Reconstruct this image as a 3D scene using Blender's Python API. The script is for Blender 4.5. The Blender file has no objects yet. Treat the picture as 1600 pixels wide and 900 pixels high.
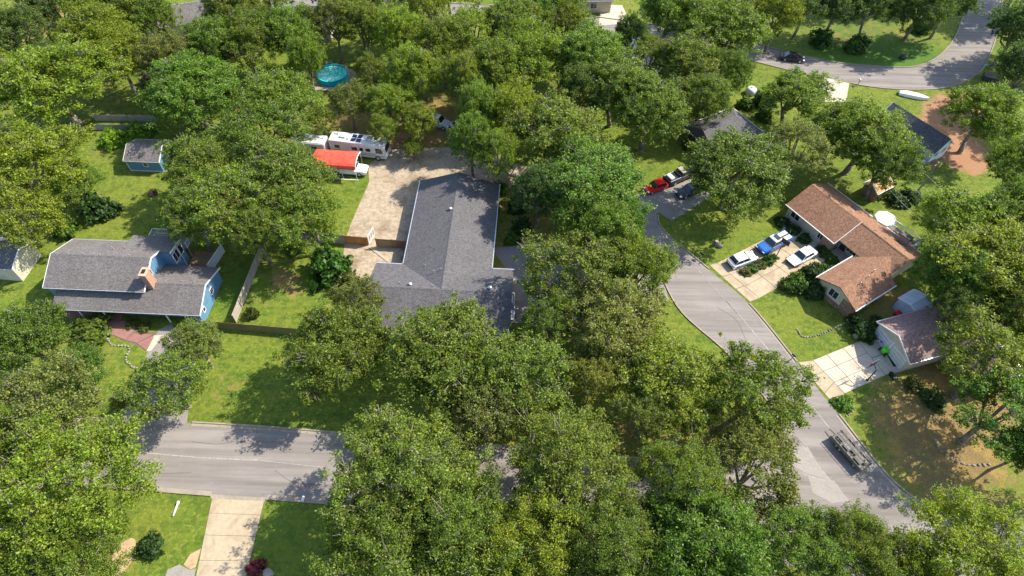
import bpy, math, random
import numpy as np
from mathutils import Vector, Matrix
random.seed(7)
C = bpy.context.scene
COL = C.collection
R = math.radians

# ---------------------------------------------------------------- camera
CAM_H, FPX, PITCH, ROLL = 70.0, 997.5, R(52.19), R(1.55)
cam_d = bpy.data.cameras.new('camera')
cam = bpy.data.objects.new('camera', cam_d); COL.objects.link(cam)
cam_d.sensor_width = 36.0
cam_d.lens = FPX / 1600 * 36
cam_d.clip_end = 5000
r0 = Vector((1, 0, 0)); u0 = Vector((0, math.sin(PITCH), math.cos(PITCH))); f0 = Vector((0, math.cos(PITCH), -math.sin(PITCH)))
cr, sr = math.cos(ROLL), math.sin(ROLL)
rgt = r0 * cr + u0 * sr; upv = -r0 * sr + u0 * cr
m = Matrix((rgt, upv, -f0)).transposed().to_4x4(); m.translation = (0, 0, CAM_H)
cam.matrix_world = m
C.camera = cam

# ---------------------------------------------------------------- light
SUN_AZ, SUN_EL = R(23), R(45)          # the sun stands to the right and a little behind the scene
w = bpy.data.worlds.new("World"); C.world = w; w.use_nodes = True
nt = w.node_tree; bg = nt.nodes['Background']
sky = nt.nodes.new('ShaderNodeTexSky'); sky.sky_type = 'NISHITA'; sky.sun_disc = False
sky.sun_elevation = SUN_EL; sky.sun_rotation = R(90) - SUN_AZ
sky.dust_density = 1.0
nt.links.new(sky.outputs[0], bg.inputs[0]); bg.inputs[1].default_value = 0.15
sl = bpy.data.lights.new('sun', 'SUN'); sl.energy = 3.9; sl.angle = R(0.5); sl.color = (1.0, 0.93, 0.80)
sun = bpy.data.objects.new('sun', sl); COL.objects.link(sun)
sd = Vector((math.cos(SUN_AZ) * math.cos(SUN_EL), math.sin(SUN_AZ) * math.cos(SUN_EL), math.sin(SUN_EL)))
sun.rotation_euler = sd.to_track_quat('Z', 'Y').to_euler()
C.view_settings.view_transform = 'Standard'; C.view_settings.look = 'None'
C.view_settings.exposure = 1.3; C.view_settings.gamma = 1.0

# ---------------------------------------------------------------- helpers
def G(px, py, z=0.0):
    """where the sight line of a photo pixel meets the level z"""
    du, dv = px - 800, py - 450
    u = cr * du + sr * dv; v = -sr * du + cr * dv
    d = r0 * (u / FPX) + u0 * (-v / FPX) + f0
    t = (z - CAM_H) / d.z
    return Vector((0, 0, CAM_H)) + d * t
def G2(p, z=0.0):
    q = G(p[0], p[1], z); return (q.x, q.y)
def depth(p):
    return (Vector(p) - Vector((0, 0, CAM_H))).dot(f0)

class MB:
    def __init__(s): s.v = []; s.f = []
    def add(s, vs, fs):
        o = len(s.v); s.v += [tuple(x) for x in vs]; s.f += [tuple(i + o for i in f) for f in fs]; return s
    def poly(s, pts): return s.add(pts, [tuple(range(len(pts)))])
    def hexa(s, b, t):                       # bottom 4, top 4 (counter-clockwise)
        return s.add(list(b) + list(t), [(3, 2, 1, 0), (4, 5, 6, 7), (0, 1, 5, 4), (1, 2, 6, 5), (2, 3, 7, 6), (3, 0, 4, 7)])
    def box(s, c, d, rz=0.0):
        x, y, z = d[0] / 2, d[1] / 2, d[2] / 2; a, b = math.cos(rz), math.sin(rz)
        q = lambda i, j, k: (c[0] + a * i - b * j, c[1] + b * i + a * j, c[2] + k)
        return s.hexa([q(-x, -y, -z), q(x, -y, -z), q(x, y, -z), q(-x, y, -z)], [q(-x, -y, z), q(x, -y, z), q(x, y, z), q(-x, y, z)])
    def prism(s, pts, z0, z1):
        n = len(pts)
        a = sum(pts[i][0] * pts[(i + 1) % n][1] - pts[(i + 1) % n][0] * pts[i][1] for i in range(n))
        if a < 0: pts = pts[::-1]
        vs = [(p[0], p[1], z0) for p in pts] + [(p[0], p[1], z1) for p in pts]
        fs = [tuple(range(n - 1, -1, -1)), tuple(range(n, 2 * n))] + [(i, (i + 1) % n, n + (i + 1) % n, n + i) for i in range(n)]
        return s.add(vs, fs)
    def slab(s, pts, t):                     # pts: top outline (ccw from above), t: thickness downwards
        n = len(pts); vs = [tuple(p) for p in pts] + [(p[0], p[1], p[2] - t) for p in pts]
        return s.add(vs, [tuple(range(n)), tuple(range(2 * n - 1, n - 1, -1))] + [(i, n + i, n + (i + 1) % n, (i + 1) % n) for i in range(n)])
    def tube(s, p0, p1, ra, rb=None, n=8, caps=True):
        rb = ra if rb is None else rb
        p0, p1 = Vector(p0), Vector(p1); d = (p1 - p0).normalized()
        a = d.orthogonal().normalized(); b = d.cross(a)
        vs = []
        for p, r in ((p0, ra), (p1, rb)):
            for i in range(n):
                t = 2 * math.pi * i / n; vs.append(p + (a * math.cos(t) + b * math.sin(t)) * r)
        fs = [(i, (i + 1) % n, n + (i + 1) % n, n + i) for i in range(n)]
        if caps: fs += [tuple(range(n - 1, -1, -1)), tuple(range(n, 2 * n))]
        return s.add(vs, fs)
    def path(s, pts, rad, n=6):
        for i in range(len(pts) - 1):
            ra = rad[i] if isinstance(rad, (list, tuple)) else rad; rb = rad[i + 1] if isinstance(rad, (list, tuple)) else rad
            s.tube(pts[i], pts[i + 1], ra, rb, n)
        return s
    def loft(s, secs, caps=True):
        n = len(secs[0]); o = []
        for c in secs: o += c
        fs = []
        for k in range(len(secs) - 1):
            for i in range(n):
                j = (i + 1) % n; fs.append((k * n + i, k * n + j, (k + 1) * n + j, (k + 1) * n + i))
        if caps: fs += [tuple(range(n - 1, -1, -1)), tuple(range((len(secs) - 1) * n, len(secs) * n))]
        return s.add(o, fs)
    def mesh(s, name, smooth=False):
        me = bpy.data.meshes.new(name); me.from_pydata(s.v, [], s.f); me.validate(); me.update()
        if smooth: me.shade_smooth()
        return me
    def build(s, name, mat, parent=None, smooth=False, bevel=0):
        import bmesh
        me = s.mesh(name, smooth)
        bm = bmesh.new(); bm.from_mesh(me)
        bmesh.ops.recalc_face_normals(bm, faces=bm.faces)
        if bevel:
            bmesh.ops.remove_doubles(bm, verts=bm.verts, dist=1e-4)
            bmesh.ops.bevel(bm, geom=bm.edges[:], offset=bevel, segments=2, affect='EDGES', clamp_overlap=True)
        bm.to_mesh(me); bm.free()
        if smooth: me.shade_smooth()
        return obj(name, me, mat, parent)
def obj(name, me, mat, parent=None):
    o = bpy.data.objects.new(name, me); COL.objects.link(o)
    if mat and not len(me.materials): me.materials.append(mat)
    if parent: o.parent = parent
    return o
def thing(name, label, cat, loc=(0, 0, 0), rz=0.0, group=None):
    o = bpy.data.objects.new(name, None); COL.objects.link(o); o.empty_display_size = 0.3
    o.location = (loc[0], loc[1], loc[2] if len(loc) > 2 else 0.0); o.rotation_euler = (0, 0, rz)
    o['label'] = label; o['category'] = cat
    if group: o['group'] = group
    return o
def tag(o, label, cat, group=None):
    o['label'] = label; o['category'] = cat
    if group: o['group'] = group
    return o
def struct(o, kind='structure'): o['kind'] = kind; return o
def copy_tree(o, parent=None):
    c = o.copy(); COL.objects.link(c)
    if parent: c.parent = parent
    for ch in list(o.children): copy_tree(ch, c)
    return c

# ---------------------------------------------------------------- materials
class NT:
    def __init__(s, name):
        s.m = bpy.data.materials.new(name); s.m.use_nodes = True; s.t = s.m.node_tree; s.n = s.t.nodes; s.L = s.t.links.new
        s.b = s.n['Principled BSDF']; s.co = s.n.new('ShaderNodeTexCoord').outputs['Object']; s.out = s.n['Material Output']
        s.b.inputs['Specular IOR Level'].default_value = 0.25
    def put(s, sock, v):
        if hasattr(v, 'is_output'): s.L(v, sock)
        else: sock.default_value = (*v, 1.0) if isinstance(v, (tuple, list)) and len(v) == 3 and sock.type == 'RGBA' else v
    def mapping(s, scale=(1, 1, 1), rot=0.0):
        n = s.n.new('ShaderNodeMapping'); s.L(s.co, n.inputs[0]); n.inputs['Scale'].default_value = scale; n.inputs['Rotation'].default_value = (0, 0, rot); return n.outputs[0]
    def noise(s, scale, detail=3.0, rough=0.55, co=None, dist=0.0):
        n = s.n.new('ShaderNodeTexNoise'); s.L(co or s.co, n.inputs['Vector']); n.inputs['Scale'].default_value = scale
        n.inputs['Detail'].default_value = detail; n.inputs['Roughness'].default_value = rough; n.inputs['Distortion'].default_value = dist; return n.outputs['Fac']
    def voro(s, scale, co=None, out='Color', feat='F1'):
        n = s.n.new('ShaderNodeTexVoronoi'); n.feature = feat; s.L(co or s.co, n.inputs['Vector']); n.inputs['Scale'].default_value = scale; return n.outputs[out]
    def brick(s, co, c1, c2, mortar, bw, rh, ms=0.02, scale=1.0):
        n = s.n.new('ShaderNodeTexBrick'); s.L(co, n.inputs['Vector']); s.put(n.inputs['Color1'], c1); s.put(n.inputs['Color2'], c2); s.put(n.inputs['Mortar'], mortar)
        n.inputs['Scale'].default_value = scale; n.inputs['Brick Width'].default_value = bw; n.inputs['Row Height'].default_value = rh; n.inputs['Mortar Size'].default_value = ms; n.inputs['Bias'].default_value = 0.0
        return n.outputs['Color']
    def rng(s, f, a, b, c=0.0, d=1.0, smooth=False):
        n = s.n.new('ShaderNodeMapRange'); n.clamp = True
        if smooth: n.interpolation_type = 'SMOOTHSTEP'
        s.L(f, n.inputs[0])
        for i, v in enumerate((a, b, c, d)): n.inputs[1 + i].default_value = v
        return n.outputs[0]
    def mix(s, f, a, b, mode='MIX'):
        n = s.n.new('ShaderNodeMix'); n.data_type = 'RGBA'; n.blend_type = mode; n.clamp_factor = True
        s.put(n.inputs[0], f); s.put(n.inputs[6], a); s.put(n.inputs[7], b); return n.outputs[2]
    def math(s, op, a, b=0.0):
        n = s.n.new('ShaderNodeMath'); n.operation = op; s.put(n.inputs[0], a); s.put(n.inputs[1], b); return n.outputs[0]
    def attr(s, name):
        n = s.n.new('ShaderNodeAttribute'); n.attribute_name = name; return n
    def bump(s, h, strength=0.3, dist=0.05):
        n = s.n.new('ShaderNodeBump'); s.L(h, n.inputs['Height']); n.inputs['Strength'].default_value = strength; n.inputs['Distance'].default_value = dist
        s.L(n.outputs[0], s.b.inputs['Normal'])
    def done(s, col, rough=0.8, metal=0.0):
        s.put(s.b.inputs['Base Color'], col); s.put(s.b.inputs['Roughness'], rough); s.b.inputs['Metallic'].default_value = metal; return s.m

def plain(name, col, rough=0.6, metal=0.0, var=0.12, scale=3.0):
    n = NT(name); f = n.noise(scale, 4)
    c = n.mix(n.rng(f, 0.3, 0.7), tuple(x * (1 - var) for x in col), tuple(min(1, x * (1 + var)) for x in col))
    return n.done(c, rough, metal)
def shingle(name, a, b, dark, rot=0.0, stain=0.25):
    n = NT(name); co = n.mapping((1, 1, 1), rot)
    c = n.brick(co, a, b, dark, 0.34, 0.17, 0.012)
    sp = n.voro(6.5, n.mapping((1, 1.7, 1), rot))
    c = n.mix(0.5, c, n.mix(n.rng(sp, .2, .8), tuple(x * 0.55 for x in a), tuple(min(1, x * 1.4) for x in b)))
    f = n.noise(0.35, 5, 0.6); c = n.mix(n.rng(f, 0.35, 0.75, 0, stain), c, dark)
    f2 = n.noise(28, 2); n.bump(f2, 0.5, 0.03)
    return n.done(c, 0.92)
M = {}
M['gray_shingle'] = shingle('charcoal_shingle', (.082, .079, .083), (.116, .111, .113), (.049, .047, .05))
M['gray_shingle_turned'] = shingle('charcoal_shingle_turned', (.082, .079, .083), (.116, .111, .113), (.049, .047, .05), R(90))
M['blue_shingle'] = shingle('weathered_gray_shingle', (.118, .106, .10), (.16, .146, .138), (.07, .063, .06), 0, 0.4)
M['brown_shingle'] = shingle('brown_shingle', (.175, .088, .05), (.27, .15, .092), (.10, .052, .034))
M['brown_shingle_turned'] = shingle('brown_shingle_turned', (.175, .088, .05), (.27, .15, .092), (.10, .052, .034), R(90))
M['mauve_shingle'] = shingle('mauve_brown_shingle', (.19, .125, .115), (.27, .185, .165), (.10, .065, .065), R(90))
M['tan_shingle'] = shingle('tan_shingle', (.42, .25, .10), (.55, .36, .17), (.26, .15, .06))
def siding(name, col, pitch=0.2):
    n = NT(name); sx = n.n.new('ShaderNodeSeparateXYZ'); n.L(n.co, sx.inputs[0])
    fr = n.math('FRACT', n.math('MULTIPLY', sx.outputs[2], 1 / pitch))
    f = n.noise(1.2, 4); c = n.mix(n.rng(f, .3, .7), tuple(x * .88 for x in col), tuple(min(1, x * 1.1) for x in col))
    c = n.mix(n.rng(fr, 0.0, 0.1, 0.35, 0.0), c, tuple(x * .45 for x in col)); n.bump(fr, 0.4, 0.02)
    return n.done(c, 0.6)
M['blue_siding'] = siding('blue_siding', (.105, .215, .335))
M['cream_siding'] = siding('cream_siding', (.50, .46, .36))
M['beige_siding'] = siding('beige_siding', (.50, .45, .37))
M['pale_siding'] = siding('pale_gray_siding', (.55, .58, .62))
M['gray_metal_siding'] = siding('gray_shed_siding', (.42, .45, .52), 0.3)
M['dark_red_brick'] = (lambda n: n.done(n.brick(n.mapping((1, 1, 1)), (.16, .06, .045), (.22, .09, .065), (.25, .2, .17), .22, .08, .012), .9))(NT('dark_red_brick'))
M['chimney_brick'] = (lambda n: n.done(n.mix(n.rng(n.noise(6, 4), .35, .7), (.30, .16, .11), (.42, .27, .2)), .9))(NT('chimney_brick'))
M['stone_veneer'] = (lambda n: n.done(n.mix(n.rng(n.voro(3.2, None, 'Distance', 'DISTANCE_TO_EDGE'), 0, .06), (.12, .08, .06), n.mix(n.voro(3.2), (.14, .09, .06), (.34, .24, .17))), .9))(NT('stone_veneer'))
M['white'] = plain('white_paint', (.64, .64, .62), .45, 0, .05)
M['dim_white'] = plain('weathered_white', (.58, .57, .55), .6, 0, .15)
M['white_metal'] = plain('white_metal', (.82, .82, .82), .35, 0, .04)
M['black'] = plain('black_plastic', (.018, .018, .02), .5)
M['dark_metal'] = plain('dark_metal', (.06, .06, .065), .45, .4)
M['silver_metal'] = plain('silver_metal', (.55, .56, .58), .35, .6)
M['rubber'] = plain('tyre_rubber', (.02, .02, .02), .85)
def glassm(name, col, rough=.08):
    n = NT(name); n.b.inputs['Specular IOR Level'].default_value = .8
    return n.done(n.mix(n.rng(n.noise(1.5, 2), .35, .65), col, tuple(x * 1.6 for x in col)), rough)
M['glass'] = glassm('window_glass', (.02, .026, .034))
M['car_glass'] = glassm('car_glass', (.012, .015, .02), .05)
def paint(name, col, rough=.22):
    n = NT(name); n.b.inputs['Coat Weight'].default_value = .6; n.b.inputs['Coat Roughness'].default_value = .06
    return n.done(n.mix(n.rng(n.noise(2.5, 3), .3, .7), tuple(x * .92 for x in col), col), rough)
M['car_white'] = paint('white_car_paint', (.80, .80, .79)); M['coach_white'] = paint('coach_white_paint', (.58, .58, .565)); M['car_red'] = paint('red_car_paint', (.62, .012, .018)); M['car_blue'] = paint('blue_car_paint', (.02, .11, .36))
M['car_black'] = paint('black_car_paint', (.014, .015, .018)); M['car_navy'] = paint('navy_car_paint', (.012, .03, .075)); M['car_silver'] = paint('silver_car_paint', (.45, .46, .48)); M['car_taupe'] = paint('taupe_car_paint', (.34, .31, .28))
M['lamp'] = plain('lamp_lens', (.7, .7, .72), .15); M['tail'] = plain('tail_lens', (.35, .01, .01), .2)
M['red_metal'] = (lambda n: n.done(n.mix(n.rng(n.noise(1.2, 4), .3, .7), (.62, .055, .035), (.74, .11, .07)), .45))(NT('red_roof_metal'))
M['green_paint'] = paint('lime_green_paint', (.10, .62, .02)); M['blue_plastic'] = plain('blue_plastic', (.06, .2, .5), .5)
def wood(name, a, b, rough=.8):
    n = NT(name); f = n.noise(2.2, 5, .65, n.mapping((6, 6, .7))); g = n.noise(.6, 3)
    return n.done(n.mix(n.rng(g, .3, .7, 0, .5), n.mix(n.rng(f, .3, .7), a, b), tuple(x * .6 for x in a)), rough)
M['dull_wood'] = wood('dull_trailer_wood', (.13, .12, .105), (.22, .205, .18)); M['gray_wood'] = wood('weathered_gray_wood', (.27, .235, .195), (.42, .38, .33)); M['pale_wood'] = wood('pale_gray_wood', (.31, .265, .21), (.45, .40, .335)); M['olive_wood'] = wood('mossy_wood', (.14, .12, .05), (.22, .19, .09))
M['orange_wood'] = wood('cedar_wood', (.34, .15, .05), (.5, .25, .09)); M['brown_wood'] = wood('brown_wood', (.20, .12, .07), (.3, .2, .12)); M['deck_wood'] = wood('deck_wood', (.22, .18, .16), (.36, .31, .28))
def bark(name, a, b):
    n = NT(name); f = n.noise(3.0, 5, .65, n.mapping((3, 3, .8))); n.bump(f, .8, .06); return n.done(n.mix(n.rng(f, .3, .7), a, b), .95)
M['bark'] = bark('oak_bark', (.10, .08, .065), (.30, .26, .22)); M['pale_bark'] = bark('pale_bark', (.14, .12, .10), (.36, .32, .28))
def concrete(name, a, b, stain, sc=.5, amt=.6):
    n = NT(name); f = n.noise(sc, 6, .62, None, .6); g = n.noise(sc * 6, 5, .7); h = n.noise(40, 2)
    c = n.mix(n.rng(g, .3, .72), a, b); c = n.mix(n.rng(f, .48, .68, 0, amt), c, stain); c = n.mix(n.rng(h, .4, .65, 0, .18), c, tuple(x * .6 for x in a)); n.bump(h, .2, .01)
    return n.done(c, .9)
M['concrete'] = concrete('pale_concrete', (.40, .34, .26), (.52, .46, .37), (.28, .225, .15)); M['tan_concrete'] = concrete('tan_concrete', (.33, .26, .17), (.43, .355, .25), (.23, .17, .10), .35, .8)
M['kerb'] = concrete('kerb_concrete', (.24, .20, .155), (.33, .285, .225), (.17, .14, .105), .6, .5); M['yard'] = concrete('stained_yard_concrete', (.235, .175, .11), (.45, .375, .28), (.16, .115, .07), .3, .85)
M['joint'] = plain('joint_dirt', (.13, .10, .07), .95); M['red_slab'] = concrete('red_stained_concrete', (.22, .105, .09), (.29, .15, .125), (.17, .08, .07), .5, .4)
M['driveway_asphalt'] = concrete('driveway_asphalt', (.19, .17, .155), (.26, .235, .215), (.14, .125, .11), .5, .5)
def asphalt(name, rot):
    n = NT(name); st = n.noise(1.0, 5, .6, n.mapping((.045, 1.1, 1), rot)); f = n.noise(.18, 5, .6); h = n.noise(30, 3, .7); bl = n.noise(1.2, 4, .7)
    c = n.mix(n.rng(st, .36, .62), (.155, .136, .123), (.255, .227, .206)); c = n.mix(n.rng(f, .4, .7, 0, .5), c, (.16, .142, .13))
    c = n.mix(n.rng(bl, .55, .75, 0, .35), c, (.29, .262, .238)); c = n.mix(n.rng(h, .42, .62, 0, .3), c, (.12, .11, .10)); n.bump(h, .3, .01)
    cr_ = n.voro(.16, n.mapping((1, 1, 1), .4), 'Distance', 'DISTANCE_TO_EDGE'); c = n.mix(n.rng(cr_, .001, .004, .22, 0), c, (.10, .09, .085))
    return n.done(c, .9)
M['asphalt_street'] = asphalt('street_asphalt', R(3)); M['asphalt_side'] = asphalt('side_street_asphalt', R(58)); M['asphalt_far'] = asphalt('far_street_asphalt', R(8))
M['seam'] = plain('pale_seam_filler', (.285, .252, .224), .9, 0, .3); M['patch'] = concrete('road_patch', (.24, .215, .19), (.31, .28, .25), (.2, .18, .16), .6, .4)
# ground: grass, dry grass, leaf litter and bare earth placed by painted masks
n = NT('ground_cover')
big = n.noise(.11, 5, .6); mid = n.noise(.75, 5, .65); fine = n.noise(7, 4, .7); blade = n.noise(26, 2, .8)
grass = n.mix(n.rng(mid, .38, .62), (.054, .116, .008), (.112, .168, .012)); grass = n.mix(n.rng(big, .42, .62, 0, .45), grass, (.18, .175, .022))
grass = n.mix(n.rng(fine, .42, .6, 0, .55), grass, (.05, .09, .008)); grass = n.mix(n.rng(n.noise(2.6, 4, .7), .5, .62, 0, .7), grass, (.225, .205, .045))
at = n.attr('cover').outputs['Color']; sep = n.n.new('ShaderNodeSeparateColor'); n.L(at, sep.inputs[0])
dryf = n.math('ADD', sep.outputs[0], n.math('MULTIPLY', n.math('SUBTRACT', mid, .5), 1.3)); dryf = n.math('ADD', dryf, n.math('MULTIPLY', n.math('SUBTRACT', fine, .5), 1.6))
litter = n.mix(n.rng(fine, .3, .7), (.095, .065, .028), (.25, .18, .07)); litter = n.mix(n.rng(n.noise(.45, 5, .7), .47, .6, 0, .75), litter, (.30, .19, .055))
dirtf = n.math('ADD', sep.outputs[1], n.math('MULTIPLY', n.math('SUBTRACT', mid, .5), 1.0))
dirt = n.mix(n.rng(fine, .3, .7), (.24, .115, .055), (.35, .195, .11))
lush = n.mix(n.rng(fine, .4, .62), (.04, .105, .010), (.09, .165, .018)); st = n.noise(1.0, 3, .5, n.mapping((.12, 1.5, 1), .06)); grass = n.mix(n.rng(st, .42, .6, 0, .35), grass, (.175, .20, .022)); tuft = n.voro(1.7); grass = n.mix(n.rng(tuft, .6, .8, 0, .5), grass, (.04, .08, .008))
c = n.mix(n.rng(sep.outputs[2], .2, .8), grass, lush); c = n.mix(n.rng(dryf, .46, .68), c, litter); c = n.mix(n.rng(dirtf, .4, .7), c, dirt)
n.bump(n.noise(9, 4, .75), .7, .12); M['ground'] = n.done(c, .95)
# leaves: the colour of each crown comes from its own object colour, each leaf varies a little
n = NT('leaves'); oi = n.n.new('ShaderNodeObjectInfo'); ge = n.n.new('ShaderNodeNewGeometry')
c = n.mix(n.rng(ge.outputs['Random Per Island'], 0, 1), n.mix(1.0, oi.outputs['Color'], (.36, .42, .45), 'MULTIPLY'), n.mix(1.0, oi.outputs['Color'], (1.75, 1.68, 1.15), 'MULTIPLY'))
ln = n.noise(.5, 3); c = n.mix(n.rng(ln, .42, .68, 0, .5), c, n.mix(1.0, c, (1.35, 1.12, .8), 'MULTIPLY'))
n.b.inputs['Specular IOR Level'].default_value = .35
n.done(c, .5); tr = n.n.new('ShaderNodeBsdfTranslucent'); n.L(n.mix(1.0, c, (1.3, 1.3, .6), 'MULTIPLY'), tr.inputs[0])
mx = n.n.new('ShaderNodeMixShader'); mx.inputs[0].default_value = .5; n.L(n.b.outputs[0], mx.inputs[1]); n.L(tr.outputs[0], mx.inputs[2]); n.L(mx.outputs[0], n.out.inputs[0]); M['leaf'] = n.m
# pool water
n = NT('pool_water'); f = n.noise(1.4, 3, .5, None, 1.2); n.bump(f, .3, .1); n.b.inputs['Specular IOR Level'].default_value = .3
M['pool_water'] = n.done(n.mix(n.rng(f, .45, .6), (.01, .72, .56), (.6, .95, .88)), .06)
M['mulch'] = concrete('mulch', (.34, .22, .12), (.48, .34, .21), (.2, .12, .06), 1.5, .5); M['rock'] = concrete('pale_rock', (.20, .18, .155), (.31, .285, .25), (.14, .125, .11), 1.2, .5)

# ================================================================ the setting: ground, streets, kerbs, drives
def smooth(pts, step=0.8):
    pts = [np.array(p[:2], float) for p in pts]; out = []
    ex = [2 * pts[0] - pts[1]] + pts + [2 * pts[-1] - pts[-2]]
    for i in range(1, len(ex) - 2):
        a, b, c_, d = ex[i - 1:i + 3]; k = max(2, int(np.linalg.norm(c_ - b) / step))
        for j in range(k):
            t = j / k
            out.append(.5 * (2 * b + (c_ - a) * t + (2 * a - 5 * b + 4 * c_ - d) * t * t + (3 * b - a - 3 * c_ + d) * t ** 3))
    out.append(pts[-1]); return out
def resample(pl, n):
    pl = np.array(pl); s = np.r_[0, np.cumsum(np.linalg.norm(np.diff(pl, axis=0), axis=1))]; t = np.linspace(0, s[-1], n)
    return np.stack([np.interp(t, s, pl[:, 0]), np.interp(t, s, pl[:, 1])], 1)
def px(*pts): return [G2(p) for p in pts]
def sheet(name, pts, z, mat, parent=None):
    """one flat sheet laid a few millimetres above what is under it"""
    mb = MB(); n_ = len(pts); a = sum(pts[i][0] * pts[(i + 1) % n_][1] - pts[(i + 1) % n_][0] * pts[i][1] for i in range(n_))
    if a < 0: pts = pts[::-1]
    mb.poly([(p[0], p[1], z) for p in pts]); import bmesh
    me = mb.mesh(name); bm = bmesh.new(); bm.from_mesh(me); bmesh.ops.triangulate(bm, faces=bm.faces); bm.to_mesh(me); bm.free()
    o = obj(name, me, mat, parent)
    return o
def strip(name, left, right, z, mat, n=80):
    L_, R_ = resample(left, n), resample(right, n); mb = MB()
    mb.add([(p[0], p[1], z) for p in L_] + [(p[0], p[1], z) for p in R_], [(i, n + i, n + i + 1, i + 1) for i in range(n - 1)])
    return struct(mb.build(name, mat))
def offset(pl, d):
    pl = np.array(pl); t = np.gradient(pl, axis=0); t /= np.linalg.norm(t, axis=1)[:, None] + 1e-9
    return pl + np.stack([-t[:, 1], t[:, 0]], 1) * d
def ribbon(name, pl, w_, z0, z1, mat, parent=None):
    """a raised band along a line: kerbs, edgings"""
    a, b = offset(pl, w_ / 2), offset(pl, -w_ / 2); mb = MB()
    mb.loft([[(a[i][0], a[i][1], z0), (b[i][0], b[i][1], z0), (b[i][0], b[i][1], z1), (a[i][0], a[i][1], z1)] for i in range(len(pl))])
    return mb.build(name, mat, parent)

xs = np.r_[[-1500, -700, -350, -220], np.arange(-150, 165, .75), [220, 350, 700, 1500]]
ys = np.r_[[-1200, -300, -60], np.arange(3, 190, .75), [240, 400, 800, 2000]]
X, Y = np.meshgrid(xs, ys); nx, ny = len(xs), len(ys)
cov = np.zeros((ny, nx, 4), np.float32); cov[..., 3] = 1
def blob(px_, py_, rad, amt, ch, sx=1.0):
    q = G(px_, py_); cov[..., ch] += amt * np.exp(-(((X - q.x) / (rad * sx)) ** 2 + ((Y - q.y) / rad) ** 2)).astype(np.float32)
# dry grass and leaf litter under the oaks
for b in [(1470, 690, 9, .42), (1400, 650, 5, .40), (1420, 770, 6, .36), (1540, 740, 7, .34), (1460, 660, 2.5, .5), (1500, 700, 2, .4), (840, 690, 4, .7), (760, 650, 5, .5), (640, 640, 4, .35), (1090, 690, 4, .7), (1010, 650, 5, .55), (1180, 690, 3, .6),
          (960, 690, 3, .4), (1000, 560, 6, .45), (600, 185, 9, .5), (720, 165, 9, .55), (660, 215, 7, .55), (520, 180, 7, .42), (830, 330, 7, .6), (880, 160, 9, .6), (1060, 190, 7, .5), (810, 400, 5, .6), (860, 480, 6, .6),
          (870, 800, 5, .7), (650, 850, 4, .6), (960, 850, 5, .6), (1070, 860, 4, .6), (740, 870, 4, .5), (300, 240, 5, .3), (165, 240, 4, .45), (70, 360, 4, .4), (440, 435, 2.6, .75), (465, 455, 2, .5), (390, 470, 1.6, .5), (420, 475, 1.2, .45), (165, 555, 3, .45),
          (195, 590, 1.3, .4), (75, 545, 3, .6), (380, 600, 4, .25), (340, 610, 3, .3), (290, 40, 9, .6), (1310, 60, 6, .5), (1420, 60, 4, .45), (1365, 45, 5, .4), (60, 30, 14, .7), (140, 130, 10, .5), (1400, 470, 4, .6), (1370, 515, 3, .5), (1500, 560, 9, .6), (1200, 120, 3, .35), (330, 330, 8, .5), (420, 250, 8, .55), (380, 160, 8, .5), (200, 870, 3, .4), (100, 860, 6, .5), (1545, 600, 8, .5)]:
    blob(*b[:4], 0)
for b in [(1495, 170, 5, 1.0), (1480, 195, 5, 1.0), (1455, 215, 3, .8), (1510, 250, 4.5, .95), (1495, 225, 4, .7), (1545, 150, 5, .6), (635, 215, 4, .5), (610, 225, 3, .5), (430, 430, 1.6, .5), (1400, 250, 2, .3), (1440, 640, 2.5, .4), (860, 690, 2.5, .5), (1100, 688, 2, .4)]:
    blob(*b[:4], 1)
for b in [(410, 850, 7, .45), (1340, 60, 10, .6), (1400, 95, 8, .7), (1440, 90, 6, .6), (215, 200, 4, .6), (1300, 95, 6, .6), (380, 440, 4, .5), (1160, 370, 6, .3), (1280, 455, 3, .4), (840, 5, 10, .7), (1010, 270, 5, .3), (350, 470, 3, .35)]:
    blob(*b[:4], 2)
mb = np.arange(nx * ny).reshape(ny, nx)
faces = np.stack([mb[:-1, :-1], mb[:-1, 1:], mb[1:, 1:], mb[1:, :-1]], -1).reshape(-1, 4)
rg = np.random.default_rng(3)
Z = np.zeros_like(X)
def grid_mesh(name, verts, faces):
    me = bpy.data.meshes.new(name); me.vertices.add(len(verts)); me.vertices.foreach_set('co', np.asarray(verts, np.float32).ravel())
    k = faces.shape[1]; me.loops.add(faces.size); me.loops.foreach_set('vertex_index', faces.ravel().astype(np.int32)); me.polygons.add(len(faces))
    me.polygons.foreach_set('loop_start', np.arange(0, faces.size, k, dtype=np.int32)); me.update(calc_edges=True); return me
me = grid_mesh('ground', np.stack([X, Y, Z], -1).reshape(-1, 3), faces)
ca = me.color_attributes.new('cover', 'FLOAT_COLOR', 'POINT'); ca.data.foreach_set('color', np.clip(cov, 0, 1.2).ravel())
struct(obj('ground', me, M['ground']))

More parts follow.
